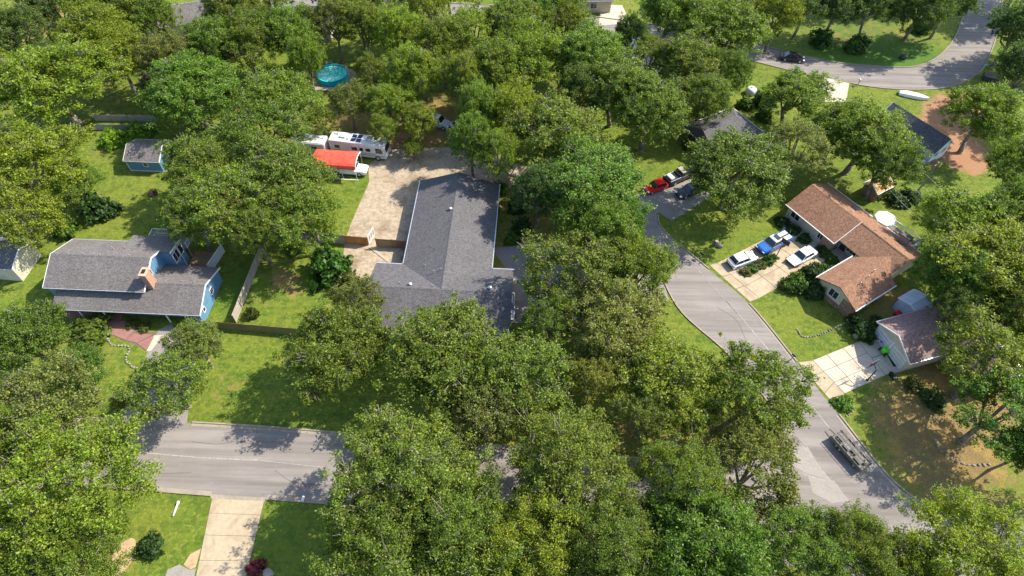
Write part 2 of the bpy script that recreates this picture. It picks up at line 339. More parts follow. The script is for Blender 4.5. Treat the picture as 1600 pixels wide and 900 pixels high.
# streets
north = smooth(px((-60, 648), (100, 652), (300, 661), (400, 667), (480, 673), (570, 681), (700, 692), (800, 699), (980, 715), (1080, 722), (1150, 727)))
south = smooth(px((-60, 752), (100, 757), (200, 763), (330, 773), (480, 783), (700, 801), (900, 820), (1150, 850), (1320, 880), (1420, 925)))
strip('street', north, south, .004, M['asphalt_street'], 160)
side_r_full = side_r = smooth(px((1060, 296), (1030, 330), (1036, 360), (1100, 415), (1170, 475), (1250, 573), (1310, 648), (1385, 742), (1440, 787), (1490, 808), (1560, 819), (1700, 826)))
side_r2 = smooth(px((1030, 340), (1036, 360), (1100, 415), (1170, 475), (1250, 573), (1310, 648), (1385, 742), (1440, 787), (1490, 808), (1530, 816)))
left_top = px((978, 300), (994, 340), (1022, 400), (1060, 480), (1130, 545), (1180, 600), (1217, 655), (1222, 690))
side_l = smooth(left_top)
side_l2 = smooth(left_top[:-2] + px((1225, 662), (1290, 760), (1350, 860), (1420, 930)))
strip('side_street', side_l2, side_r2, .008, M['asphalt_side'], 160)
strip('street_continuation', smooth(px((1300, 742), (1380, 772), (1440, 787), (1490, 808), (1560, 819), (1720, 826))), smooth(px((1310, 870), (1380, 890), (1450, 905), (1530, 905), (1600, 905), (1720, 915))), .012, M['asphalt_street'])
corner = smooth(px((1222, 660), (1222, 690), (1207, 713), (1150, 727), (1080, 722)), .4)
sheet('street_corner', [tuple(p) for p in corner] + px((1080, 860), (1240, 885), (1340, 915), (1400, 905), (1345, 840), (1290, 755), (1252, 690)), .016, M['asphalt_street']); struct(bpy.data.objects['street_corner'])
far_in = smooth(px((400, -14), (470, -4), (600, 1), (760, 8), (850, 16), (940, 28), (1045, 42), (1120, 56), (1185, 70), (1230, 82), (1300, 97), (1370, 104), (1425, 105), (1462, 92), (1488, 66), (1502, 35), (1510, 0), (1512, -60), (1514, -110)))
far_out = smooth(px((400, 0), (470, 8), (600, 16), (760, 25), (850, 36), (940, 48), (1045, 68), (1120, 82), (1175, 95), (1240, 111), (1300, 123), (1345, 133), (1400, 139), (1460, 139), (1500, 130), (1532, 110), (1548, 80), (1560, 40), (1565, 0), (1567, -60), (1569, -110)))
strip('far_street', far_in, far_out, .004, M['asphalt_far'], 220)
# kerbs (a real step) and gutter pans
def kerb(pl, side, gutter=True):
    struct(ribbon('kerb', offset(pl, side * .09), .18, 0, .13, M['kerb']))
    if gutter:
        a, b = offset(pl, 0), offset(pl, -side * .38); k = len(pl); g = MB()
        g.add([(p[0], p[1], .02) for p in a] + [(p[0], p[1], .02) for p in b], [(i, i + 1, k + i + 1, k + i) for i in range(k - 1)]); struct(g.build('gutter', M['kerb']))
def part_of(pl, p0, p1):
    pl = np.array(pl); i = np.argmin(np.linalg.norm(pl - np.array(G2(p0)), axis=1)); j = np.argmin(np.linalg.norm(pl - np.array(G2(p1)), axis=1)); return pl[min(i, j):max(i, j) + 1]
kerb(part_of(north, (300, 661), (1078, 722)), 1); kerb(part_of(north, (-60, 648), (180, 655)), 1)
kerb(part_of(south, (-60, 752), (327, 773)), -1); kerb(part_of(south, (418, 779), (1150, 850)), -1)
kerb(np.array(corner)[::1], -1, False)
kerb(part_of(side_l, (1030, 400), (1217, 655)), -1, False)
kerb(part_of(side_r, (1030, 335), (1106, 420)), 1); kerb(part_of(side_r, (1170, 475), (1246, 567)), 1); kerb(part_of(side_r, (1310, 648), (1560, 819)), 1)
kerb(part_of(far_in, (1185, 70), (1510, -20)), 1, False); kerb(part_of(far_out, (1150, 89), (1284, 120)), -1, False); kerb(part_of(far_out, (1330, 131), (1562, -20)), -1, False)
kerb(part_of(far_in, (470, -4), (1100, 52)), 1, False)
# seams and patches in the asphalt
def seam(pts, w_=.12, z=.021, name='road_seam', mat='seam'):
    pl = np.array(smooth(px(*pts), .5)); a, b = offset(pl, w_ / 2), offset(pl, -w_ / 2); k = len(pl); g = MB(); jit = [random.uniform(.5, 1.2) for _ in pl]
    a = pl + (a - pl) * np.array(jit)[:, None]
    g.add([(p[0], p[1], z) for p in a] + [(p[0], p[1], z) for p in b], [(i, k + i, k + i + 1, i + 1) for i in range(k - 1)]); return struct(g.build(name, M[mat]))
for q_ in ([(300, 690), (340, 694), (372, 690), (420, 700)], [(430, 735), (455, 752), (490, 757)], [(210, 735), (250, 740), (300, 738)], [(1120, 480), (1150, 500), (1165, 530)], [(1215, 560), (1240, 610), (1262, 630)], [(1330, 690), (1380, 760), (1420, 800)]): seam(q_, .05, .0215, 'tar_seam', 'joint')
seam([(165, 702), (230, 708), (330, 716), (402, 719)], .15); seam([(402, 719), (440, 723), (495, 729), (560, 736)], .10); seam([(1135, 470), (1180, 522), (1235, 590), (1298, 672)], .16); seam([(1085, 415), (1130, 465), (1160, 500)], .08)
seam([(1250, 692), (1290, 742), (1322, 784)], .10, .022); seam([(1257, 742), (1285, 750), (1305, 752)], .1, .023)
seam([(1300, 752), (1325, 785), (1330, 790)], .5, .024, 'road_patch', 'patch')
p = sheet('road_patch', px((1228, 706), (1262, 698), (1285, 735), (1300, 752), (1262, 740), (1226, 722)), .019, M['patch']); struct(p)
p = sheet('road_patch', px((1262, 742), (1302, 752), (1324, 783), (1300, 786), (1270, 770)), .019, M['patch']); struct(p)

# paved drives: a joint-coloured bed with single slabs on it
def lerp(a, b, t): return (a[0] + (b[0] - a[0]) * t, a[1] + (b[1] - a[1]) * t)
def slab_grid(name, A, B, C_, D, us, vs, mat, gap=.035, top=.03, z=.004):
    """A-B near edge, D-C far edge (world points); us and vs are cut positions 0..1"""
    bed = struct(sheet(name, [A, B, C_, D], z, M['joint']))
    at_ = lambda u, v: lerp(lerp(A, B, u), lerp(D, C_, u), v)
    for i in range(len(us) - 1):
        for j in range(len(vs) - 1):
            q = [at_(us[i], vs[j]), at_(us[i + 1], vs[j]), at_(us[i + 1], vs[j + 1]), at_(us[i], vs[j + 1])]
            cx = sum(p[0] for p in q) / 4; cy = sum(p[1] for p in q) / 4
            q = [(p[0] + (cx - p[0]) * gap / max(.1, math.hypot(cx - p[0], cy - p[1])) * 1.4, p[1] + (cy - p[1]) * gap / max(.1, math.hypot(cx - p[0], cy - p[1])) * 1.4) for p in q]
            MB().prism(q, z + .002, top + random.uniform(-.004, .004)).build('slab', mat if not isinstance(mat, list) else random.choice(mat), bed)
    return bed
slab_grid('driveway', G2((331, 779)), G2((413, 783)), G2((384, 905)), G2((305, 905)), [0, 1], [0, .19, .47, .78, 1], M['tan_concrete'])
struct(sheet('driveway_apron', px((326, 772), (331, 780), (413, 784), (419, 778)), .026, M['kerb']))
slab_grid('driveway', G2((1247, 566)), G2((1309, 640)), G2((1320, 615)), G2((1270, 563)), [0, .34, .67, 1], [0, 1], M['tan_concrete'], top=.034)
slab_grid('driveway', G2((1320, 615)), G2((1270, 563)), G2((1341, 534)), G2((1384, 586)), [0, .33, .66, 1], [0, .3, .66, 1], M['concrete'])
slab_grid('driveway', G2((1384, 586)), G2((1341, 534)), G2((1365, 522)), G2((1412, 580)), [0, .5, 1], [0, .55, 1], M['concrete'])
slab_grid('driveway', G2((1108, 414)), G2((1172, 472)), G2((1186, 466)), G2((1120, 411)), [0, .33, .66, 1], [0, 1], M['tan_concrete'], top=.034)
slab_grid('driveway', G2((1186, 466)), G2((1120, 411)), G2((1222, 360)), G2((1292, 406)), [0, .33, .66, 1], [0, .25, .5, .75, 1], M['tan_concrete'])
struct(sheet('footpath', px((1225, 345), (1238, 350), (1320, 402), (1334, 410), (1300, 418), (1292, 406), (1222, 360)), .003, M['concrete']))
struct(sheet('driveway', px((938, 8), (972, 8), (985, 36), (936, 40)), .012, M['concrete']))
struct(sheet('driveway', px((1288, 121), (1327, 130), (1322, 160), (1270, 158)), .012, M['concrete']))
struct(sheet('driveway', px((180, 664), (292, 662), (303, 560), (268, 506), (248, 515), (226, 560), (205, 620)), .012, M['driveway_asphalt']))
struct(sheet('driveway', px((766, 388), (862, 378), (935, 400), (1035, 430), (1045, 470), (930, 480), (862, 505), (798, 505), (800, 430)), .010, M['driveway_asphalt']))
struct(sheet('driveway', px((1004, 350), (1030, 332), (1050, 345), (1120, 300), (1100, 262), (1040, 280), (985, 310)), .014, M['driveway_asphalt']))
struct(sheet('concrete_yard', px((577, 284), (562, 318), (548, 350), (540, 374), (536, 400), (545, 425), (590, 445), (700, 445), (760, 330), (800, 290), (830, 262), (780, 246), (700, 230), (610, 233), (575, 258)), .006, M['yard']))
struct(sheet('gravel_path', px((545, 425), (590, 445), (578, 470), (545, 468), (528, 440)), .009, M['rock']))
# stained patio in front of the blue house: three big slabs
bed = struct(sheet('patio', px((160, 512), (246, 519), (238, 532), (231, 549), (207, 537), (166, 521)), .004, M['joint']))
for q in [[(160, 500), (215, 503), (207, 520), (197, 532), (166, 519)], [(208, 521), (240, 523), (214, 536), (198, 532)], [(241, 524), (238, 532), (229, 548), (215, 537)]]:
    MB().prism(px(*q), .006, .05 + random.uniform(0, .006)).build('slab', M['red_slab'], bed)
struct(sheet('driveway_edge', px((241, 524), (256, 524), (236, 548), (229, 549)), .016, M['concrete']))
struct(sheet('mulch_bed', [tuple(np.array(G2((191, 871))) + np.array((1.15 * math.cos(t), 1.9 * math.sin(t) * (1 + .15 * math.sin(2 * t))))) for t in np.linspace(0, 6.28, 24)[:-1]], .006, M['mulch']))
struct(sheet('mulch_bed', px((314, 857), (306, 886), (297, 890), (287, 882), (297, 866)), .006, M['mulch']))
struct(sheet('rock_bed', px((255, 910), (262, 890), (280, 882), (297, 891), (306, 888), (302, 910)), .007, M['rock']))

# ================================================================ buildings
def gable(par, u0, u1, v0, v1, ze, zr, wall, roof, axis='u', oe=.35, og=.35, t=.14, ridge=None, base=0.0, trim='white', names=True):
    """gable block; u0..v1 is the roof outline at the eaves, ridge along the axis"""
    tr_ = (lambda a, b, z: (a, b, z)) if axis == 'u' else (lambda a, b, z: (b, a, z))
    if axis != 'u': u0, u1, v0, v1 = v0, v1, u0, u1
    vr = (v0 + v1) / 2 if ridge is None else ridge
    s0, s1 = (zr - ze) / (vr - v0), (zr - ze) / (v1 - vr)
    w0, w1 = v0 + oe, v1 - oe; zt = lambda v: (ze + s0 * (v - v0) if v < vr else ze + s1 * (v1 - v)) - t - .01
    pent = [(w0, base), (w1, base), (w1, zt(w1)), (vr, zt(vr)), (w0, zt(w0))]
    MB().loft([[tr_(u, v, z) for v, z in pent] for u in (u0 + og, u1 - og)]).build('wall', wall, par)
    MB().slab([tr_(u0, v0, ze), tr_(u1, v0, ze), tr_(u1, vr, zr), tr_(u0, vr, zr)], t).build('roof', roof, par)
    MB().slab([tr_(u0, vr, zr), tr_(u1, vr, zr), tr_(u1, v1, ze), tr_(u0, v1, ze)], t).build('roof', roof, par)
    if trim:
        for u in (u0 - .04, u1 + .04):
            g = MB()
            for a, za, b, zb in ((v0, ze, vr, zr), (vr, zr, v1, ze)):
                g.hexa([tr_(u - .035, a, za - .2), tr_(u + .035, a, za - .2), tr_(u + .035, b, zb - .2), tr_(u - .035, b, zb - .2)], [tr_(u - .035, a, za + .02), tr_(u + .035, a, za + .02), tr_(u + .035, b, zb + .02), tr_(u - .035, b, zb + .02)])
            g.build('rake_trim', M[trim], par)
        for v, sgn in ((v0, -1), (v1, 1)):
            a, b = tr_(u0, v + sgn * .06, ze - .07), tr_(u1, v + sgn * .06, ze - .07)
            MB().box(((a[0] + b[0]) / 2, (a[1] + b[1]) / 2, ze - .07), (abs(b[0] - a[0]) + .09, abs(b[1] - a[1]) + .09, .09)).build('gutter', M['silver_metal'], par)
    d = .16
    MB().loft([[tr_(u, vr - d, zr - d * s0 + .012), tr_(u, vr, zr + .02), tr_(u, vr + d, zr - d * s1 + .012), tr_(u, vr, zr - .02)] for u in (u0, u1)]).build('ridge_cap', roof, par)
def window(par, c_, w_, h_, ang, panes=1, frame='white', rows=1, fw=.09):
    """frame with separate panes; ang is the direction the window faces"""
    n_ = Vector((math.cos(ang), math.sin(ang), 0)); t_ = Vector((-n_.y, n_.x, 0)); c_ = Vector(c_); up = Vector((0, 0, 1))
    g = MB()
    def bar(x0, x1, z0, z1, d0=-.02, d1=.05):
        q = lambda x, d, z: tuple(c_ + t_ * x + n_ * d + up * z)
        g.hexa([q(x0, d0, z0), q(x1, d0, z0), q(x1, d1, z0), q(x0, d1, z0)], [q(x0, d0, z1), q(x1, d0, z1), q(x1, d1, z1), q(x0, d1, z1)])
    W2, H2 = w_ / 2, h_ / 2
    bar(-W2 - fw, W2 + fw, H2, H2 + fw); bar(-W2 - fw, W2 + fw, -H2 - fw, -H2)
    for i in range(panes + 1): x = -W2 + w_ * i / panes; e = fw if i in (0, panes) else fw * .55; bar(x - e, x, -H2, H2) if i == 0 else (bar(x, x + e, -H2, H2) if i == panes else bar(x - e / 2, x + e / 2, -H2, H2))
    for j in range(1, rows): z = -H2 + h_ * j / rows; bar(-W2, W2, z - .025, z + .025, -.015, .045)
    f = g.build('window', M[frame], par)
    for i in range(panes):
        x0, x1 = -W2 + w_ * i / panes + .012, -W2 + w_ * (i + 1) / panes - .012; q = lambda x, z: tuple(c_ + t_ * x + n_ * .015 + up * z)
        MB().poly([q(x0, -H2), q(x1, -H2), q(x1, H2), q(x0, H2)]).build('pane', M['glass'], f)
    return f
def vent_cap(par, c_, r_=.17): MB().loft([[(c_[0] + r_ * k * math.cos(a), c_[1] + r_ * k * math.sin(a), c_[2] + z) for a in np.linspace(0, 6.283, 11)[:-1]] for k, z in ((.7, -.1), (.7, .14), (1.15, .15), (1.1, .24), (.5, .33))]).build('roof_vent', M['silver_metal'], par, True)
def vent_pipe(par, c_, h_=.45): MB().tube((c_[0], c_[1], c_[2] - .1), (c_[0], c_[1], c_[2] + h_), .055, None, 8).build('vent_pipe', M['silver_metal'], par)
def post(par, x, y, z0, z1, s=.12, mat='white', name='post'): return MB().box((x, y, (z0 + z1) / 2), (s, s, z1 - z0)).build(name, M[mat], par)
def railing(par, p0, p1, z0, h_=1.0, mat='white', step=.16, name='railing', bar=.03):
    a, b = Vector(p0), Vector(p1); L_ = (b - a).length; g = MB(); d = (b - a) / L_; ang = math.atan2(d.y, d.x)
    for z in (z0 + .1, z0 + h_): g.box(((a.x + b.x) / 2, (a.y + b.y) / 2, z), (L_, .07, .06), ang)
    k = max(2, int(L_ / step))
    for i in range(1, k): q = a + d * (L_ * i / k); g.box((q.x, q.y, z0 + .1 + (h_ - .13) / 2), (bar, bar, h_ - .19), ang)
    o = g.build(name, M[mat], par)
    for i in range(max(2, int(L_ / 2.2) + 1)):
        q = a + d * (L_ * i / (max(2, int(L_ / 2.2) + 1) - 1)); MB().box((q.x, q.y, z0 + h_ / 2 + .03), (.1, .1, h_ + .1), ang).build('post', M[mat], par)
    return o

# ---- gray-roofed house in the middle (L-shaped)
h = thing('house', 'large L-shaped house with a long charcoal shingle roof in the centre', 'house', (-18.7, 56.1), -.03)
Lg, Wg, ga, gb, gn, he, hr = 18.9, 11.3, 3.7, 15.86, 16.7, 2.54, 4.65
gm = (ga + gb) / 2; mW = -Wg / 2; rm, rt = M['gray_shingle'], M['gray_shingle_turned']
MB().slab([(-.0, -Wg, he), (Lg, -Wg, he), (Lg, mW, hr), (0, mW, hr)], .15).build('roof', rm, h)
MB().slab([(0, mW, hr), (gm, mW, hr), (ga, 0, he), (0, 0, he)], .15).build('roof', rm, h)
MB().slab([(gm, mW, hr), (Lg, mW, hr), (Lg, 0, he), (gb, 0, he)], .15).build('roof', rm, h)
MB().slab([(ga, 0, he), (gm, mW, hr), (gm, gn, hr), (ga, gn, he)], .15).build('roof', rt, h)
MB().slab([(gm, mW, hr), (gb, 0, he), (gb, gn, he), (gm, gn, hr)], .15).build('roof', rt, h)
def ridge_cap(par, a, b, mat, d=.17, s=.37):
    a, b = Vector(a), Vector(b); t_ = (b - a).normalized(); n_ = Vector((-t_.y, t_.x, 0)).normalized()
    MB().loft([[p + n_ * d - Vector((0, 0, d * s - .012)), p + Vector((0, 0, .02)), p - n_ * d - Vector((0, 0, d * s - .012)), p - Vector((0, 0, .02))] for p in (a, b)]).build('ridge_cap', mat, par)
ridge_cap(h, (0, mW, hr), (Lg, mW, hr), rm); ridge_cap(h, (gm, mW + .2, hr + .004), (gm, gn, hr + .004), rt)
o_ = .45; zw = he - .02
zp = lambda v: hr - (hr - he) * abs(v - mW) / (Wg / 2) - .17
pent = [(-Wg + o_, 0), (-o_, 0), (-o_, zp(-o_)), (mW, zp(mW)), (-Wg + o_, zp(-Wg + o_))]
MB().loft([[(u, v, z) for v, z in pent] for u in (o_ - .15, Lg - o_ + .15)]).build('wall', M['dark_red_brick'], h)
zq = lambda u: hr - (hr - he) * abs(u - gm) / (gb - gm) - .17
pent = [(ga + o_, 0), (gb - o_, 0), (gb - o_, zq(gb - o_)), (gm, zq(gm)), (ga + o_, zq(ga + o_))]
MB().loft([[(u, v, z) for u, z in pent] for v in (-o_ - .02, gn - o_ + .15)]).build('wall', M['dark_red_brick'], h)
for a, b in (((0, -Wg), (Lg, -Wg)), ((0, 0), (ga, 0)), ((gb, 0), (Lg, 0)), ((ga, 0), (ga, gn)), ((gb, 0), (gb, gn))):
    cx, cy = (a[0] + b[0]) / 2, (a[1] + b[1]) / 2; sgn = {(ga, gn): (-1, 0), (gb, gn): (1, 0), (Lg, -Wg): (0, -1)}.get(b, (0, 1))
    MB().box((cx + sgn[0] * .07, cy + sgn[1] * .07, he - .08), (abs(b[0] - a[0]) + .12, abs(b[1] - a[1]) + .12, .13)).build('gutter', M['silver_metal'], h)
for u, v in ((5.6, mW + .7), (16.0, mW + .8)): vent_cap(h, (u, v, hr - .25), .24)
vent_cap(h, (gm - .45, 9.0, hr - .16), .24)
vent_pipe(h, (4.2, mW + .9, hr - .3), .3); vent_pipe(h, (7.0, -1.1, 3.55)); vent_pipe(h, (8.4, -2.6, 4.25)); vent_pipe(h, (9.3, -2.3, 4.6), .3); vent_pipe(h, (8.6, mW + .6, hr - .2), .25)
window(h, (4.5, -Wg + o_, 1.5), 1.8, 1.2, R(-90), 2); window(h, (12, -Wg + o_, 1.5), 1.8, 1.2, R(-90), 2); window(h, (ga + o_, 8, 1.4), 1.2, 1.1, R(180), 2); window(h, (ga + o_, 13, 1.4), 1.2, 1.1, R(180), 2)
for v in (-8.2, -3.2): MB().box((Lg - o_ + .17, v, 1.1), (.06, 2.6, 2.15)).build('garage_door', M['dim_white'], h)

# ---- blue two-storey house on the left
h = thing('house', 'blue two-storey house with weathered gray roofs and a brick chimney', 'house', (-59.2, 47.0), -.02)
hl, hrr = 2.45, 4.0; rm = M['blue_shingle']
uE, vr_, vb_, U0, U1, Vf, Vr, Vb, uh, urh = 19.2, 3.75, 8.0, -1.2, 11.9, 2.1, 6.3, 10.5, 4.15, 5.95
sl_ = (hrr - hl) / vr_
MB().slab([(0, 0, hl), (uE, 0, hl), (uE, vr_, hrr), (U1 - .2, vr_, hrr), (U1 - .2, Vf + .5, hl + sl_ * (Vf + .5)), (0, Vf + .5, hl + sl_ * (Vf + .5))], .14).build('roof', rm, h)
MB().slab([(U1 - .3, vr_, hrr), (uE, vr_, hrr), (uE, vb_, hl), (U1 - .3, vb_, hl)], .14).build('roof', rm, h)
ridge_cap(h, (U1 + .1, vr_, hrr), (uE, vr_, hrr), rm)
zl = lambda v: (hl + sl_ * v if v < vr_ else hrr - (hrr - hl) / (vb_ - vr_) * (v - vr_)) - .15
pent = [(1.3, 0), (vb_ - .35, 0), (vb_ - .35, zl(vb_ - .35)), (vr_, zl(vr_)), (1.3, zl(1.3))]
MB().loft([[(u, v, z) for v, z in pent] for u in (8.0, uE - 1.2)]).build('wall', M['blue_siding'], h)
pg = [(.25, 0), (vb_ - .35, 0), (vb_ - .35, zl(vb_ - .35)), (vr_, zl(vr_)), (.25, zl(.25))]
MB().loft([[(u, v, z) for v, z in pg] for u in (uE - 1.15, uE - .3)]).build('wall', M['blue_siding'], h)
MB().loft([[(u, v, z) for v, z in [(2.4, 0), (vb_, 0), (vb_, 2.3), (2.4, 2.3)]] for u in (.2, 8.0)]).build('wall', M['blue_siding'], h)
for u in (uE + .04,):
    for a, za, b, zb in ((0, hl, vr_, hrr), (vr_, hrr, vb_, hl)):
        MB().hexa([(u - .035, a, za - .2), (u + .035, a, za - .2), (u + .035, b, zb - .2), (u - .035, b, zb - .2)], [(u - .035, a, za + .02), (u + .035, a, za + .02), (u + .035, b, zb + .02), (u - .035, b, zb + .02)]).build('rake_trim', M['white'], h)
MB().box((uE / 2, -.05, hl - .07), (uE + .1, .09, .09)).build('gutter', M['silver_metal'], h)
gable(h, U0, U1, Vf, Vb, uh, urh, M['blue_siding'], rm, 'u', .3, .25)
for u in (2.2, 6.2, 10.0): window(h, (u, Vf + .3, uh - .55), .8, .5, R(-90), 1)
window(h, (U1 - .25, 5.0, 4.35), .75, 1.0, 0, 2)
# rear extension with sunroom windows and its flat roof
MB().loft([[(u, v, z) for v, z in [(8.2, 0), (11.1, 0), (11.1, 4.3), (8.2, 4.95)]] for u in (7.2, 13.2)]).build('wall', M['blue_siding'], h)
MB().slab([(6.9, 8.0, 5.15), (13.45, 8.0, 5.15), (13.45, 11.4, 4.45), (6.9, 11.4, 4.45)], .14).build('roof', rm, h)
MB().hexa([(13.47, 7.9, 4.93), (13.55, 7.9, 4.93), (13.55, 11.45, 4.22), (13.47, 11.45, 4.22)], [(13.47, 7.9, 5.19), (13.55, 7.9, 5.19), (13.55, 11.45, 4.49), (13.47, 11.45, 4.49)]).build('rake_trim', M['white'], h)
window(h, (13.2, 9.1, 3.3), 1.3, 1.5, 0, 2, fw=.12); window(h, (13.2, 10.45, 3.1), .8, 1.5, 0, 1, fw=.12); MB().box((13.23, 9.95, 2.2), (.05, .12, 4.6)).build('corner_trim', M['white'], h)
for u, v in ((.9, Vr + .25), (2.9, Vr + .3), (4.4, Vr + .3), (5.2, Vr + .2), (7.0, Vr + .35), (9.0, Vr + .3)): vent_pipe(h, (u, v, urh - .15), .28)
vent_pipe(h, (5.9, Vr + 1.8, 5.2), .6); vent_pipe(h, (7.3, Vr + 2.2, 5.05), .35); vent_pipe(h, (16.0, vr_ + .5, hrr - .2), .3); vent_pipe(h, (17.6, vr_ + .4, hrr - .2), .3)
ch = MB().box((U1 + .42, 3.55, 3.2), (.75, 1.25, 6.4)).build('chimney', M['chimney_brick'], h); MB().box((U1 + .42, 3.55, 6.44), (.95, 1.45, .14)).build('chimney_cap', M['tan_concrete'], ch); MB().box((U1 + .42, 3.55, 6.55), (.4, .6, .12)).build('flue', M['black'], ch)
window(h, (11.0, 1.3, 1.75), 2.4, .75, R(-90), 3); window(h, (uE - .3, 1.6, 1.5), .45, .7, 0, 1); window(h, (uE - .3, 4.6, 1.6), .6, .9, 0, 2)
for u in (3.0, 6.2, 14.4, 17.2): post(h, u, .35, 0, hl - .06, .14)
MB().box((4, 1.35, .1), (7.6, 2.0, .16)).build('porch_floor', M['red_slab'], h)
# decks of the blue house: raised rear deck and the low deck with a white fence
d = thing('deck', 'raised rear deck with white railing behind the blue house', 'deck', (-59.2, 47.0), -.02)
MB().box((10.7, 12.7, 2.05), (5.6, 2.5, .16)).build('deck_floor', M['deck_wood'], d)
for a, b in (((7.95, 11.5), (7.95, 13.9)), ((7.95, 13.9), (13.45, 13.9))): railing(d, (*a, 0), (*b, 0), 2.13, 1.0)
for u in (8.1, 13.3):
    for v in (11.7, 13.7): post(d, u, v, 0, 1.95, .14, 'deck_wood', 'leg')
railing(d, (13.45, 11.5, 0), (13.45, 13.9, 0), 2.13, 1.0)
d = thing('deck', 'low brown deck with a tall white lattice fence beside the blue house', 'deck', (-59.2, 47.0), -.02)
for i in range(22): MB().box((13.6 + i * .15 + .07, 10.4, .42), (.14, 4.0, .05)).build('board', M['brown_wood'], d)
MB().box((15.25, 10.4, .2), (3.3, 3.9, .36)).build('deck_frame', M['brown_wood'], d)
railing(d, (16.95, 8.9, 0), (17.6, 12.7, 0), .1, 1.7, 'white', .2, 'lattice', .09)

# ---- brown-roofed house on the right
BR = -.99
h = thing('house', 'brown-roofed ranch house with cream walls and a forward wing', 'house', (44.7, 72.2), BR)
bL, bD, be, bs = 17.4, 9.1, 2.54, .42; br_ = be + bs * bD / 2; f0_, f1_, fl = 12.2, 18.8, 11.6; mid_ = 9.15
rm, rt = M['brown_shingle'], M['brown_shingle_turned']; hD = bD / 2
fm = (f0_ + f1_) / 2; fr_ = be + bs * (f1_ - f0_) / 2
# front slope in two levels (left half a little proud), back slope in one
MB().slab([(0, -hD, be), (mid_, -hD, be), (mid_, 0, br_), (0, 0, br_)], .15).build('roof', rm, h)
va = -hD + f1_ - fm; vb2 = -hD + f1_ - bL
MB().slab([(mid_ + .02, -hD + .75, be + bs * .75 - .05), (f0_ + .75, -hD + .75, be + bs * .75 - .05), (fm, va, fr_ - .05), (mid_ + .02, 0, br_ - .05)], .12).build('roof', rm, h)
MB().slab([(fm, va, fr_ - .05), (bL, vb2, be + bs * (hD + vb2) - .05), (bL, 0, br_ - .05), (mid_ + .02, 0, br_ - .05)], .12).build('roof', rm, h)
MB().slab([(0, 0, br_), (bL, 0, br_ - .03), (bL, hD, be - .03), (0, hD, be)], .15).build('roof', rm, h)
ridge_cap(h, (0, 0, br_), (bL, 0, br_ - .03), rm, .17, bs)
MB().slab([(f0_, -fl, be), (fm, -fl, fr_), (fm, va, fr_), (f0_, -hD, be)], .15).build('roof', rt, h)
MB().slab([(fm, -fl, fr_), (f1_, -fl, be), (f1_, -3.35, be), (bL, vb2 + .02, be + bs * (f1_ - bL)), (fm, va, fr_)], .15).build('roof', rt, h)
ridge_cap(h, (fm, -fl, fr_), (fm, va, fr_), rt, .17, bs)
MB().hexa([(mid_ + .02, -hD, be - .2), (mid_ + .1, -hD, be - .2), (mid_ + .1, 0, br_ - .2), (mid_ + .02, 0, br_ - .2)], [(mid_ + .02, -hD, be + .03), (mid_ + .1, -hD, be + .03), (mid_ + .1, 0, br_ + .03), (mid_ + .02, 0, br_ + .03)]).build('rake_trim', M['white'], h)
zb = lambda v: be + bs * (hD - abs(v)) - .17
pent = [(-hD + .5, 0), (hD - .4, 0), (hD - .4, zb(hD - .4)), (0, zb(0)), (-hD + .5, zb(-hD + .5))]
MB().loft([[(u, v, z) for v, z in pent] for u in (.4, mid_ - .3)]).build('wall', M['cream_siding'], h)
pent = [(-hD + 2.4, 0), (hD - .4, 0), (hD - .4, zb(hD - .4) - .06), (0, zb(0) - .07), (-hD + 2.4, zb(-hD + 2.4) - .06)]
MB().loft([[(u, v, z) for v, z in pent] for u in (mid_ - .3, bL - .3)]).build('wall', M['cream_siding'], h)
zf = lambda u: be + bs * ((f1_ - f0_) / 2 - abs(u - fm)) - .17
pent = [(f0_ + .4, 0), (f1_ - .4, 0), (f1_ - .4, zf(f1_ - .4)), (fm, zf(fm)), (f0_ + .4, zf(f0_ + .4))]
MB().loft([[(u, v, z) for u, z in pent] for v in (-fl + .5, -3.6)]).build('wall', M['cream_siding'], h)
MB().box((f1_ - 1.3, -fl + .49, 1.15), (1.85, .16, 2.3)).build('stone_facing', M['stone_veneer'], h); MB().box((f1_ - .36, -fl + 1.1, 1.1), (.16, 1.3, 2.2)).build('stone_facing', M['stone_veneer'], h)
MB().box((fm - 1.0, -fl + .45, .35), (4.0, .2, .7)).build('stone_facing', M['stone_veneer'], h); MB().box((mid_ - 1.2, -hD + .42, 1.1), (1.7, .16, 2.2)).build('stone_facing', M['chimney_brick'], h)
window(h, (fm - .4, -fl + .5, 1.75), 1.3, 1.25, R(-90), 2); window(h, (1.9, -hD + .5, 1.5), 1.5, 1.2, R(-90), 2); window(h, (6.7, -hD + .5, 1.5), .8, 1.1, R(-90), 2)
window(h, (11, -hD + 2.4, 1.35), 1.6, 1.2, R(-90), 3); dr = MB().box((mid_ + .5, -hD + 2.37, 1.05), (.95, .07, 2.1)).build('door', M['dark_metal'], h); MB().tube((mid_ + .85, -hD + 2.28, 1.0), (mid_ + .85, -hD + 2.28, 1.15), .03).build('handle', M['silver_metal'], dr)
post(h, f0_ + .1, -hD + .95, 0, 2.75, .13); MB().box((mid_ + 1.5, -hD + 1.4, .08), (3.2, 2.0, .14)).build('porch_floor', M['concrete'], h)
for e0, e1, a in (((0, -hD), (mid_, -hD), 0), ((0, hD), (bL, hD), 0), ((f1_, -fl), (f1_, -3.4), 1), ((f0_, -fl), (f0_, -hD + .3), 1)):
    MB().box(((e0[0] + e1[0]) / 2 + (.06 if a and e0[0] > 15 else -.06 if a else 0), (e0[1] + e1[1]) / 2 + (0 if a else (.06 if e0[1] > 0 else -.06)), be - .08), (abs(e1[0] - e0[0]) + .12, abs(e1[1] - e0[1]) + .12, .13)).build('gutter', M['dim_white'], h)
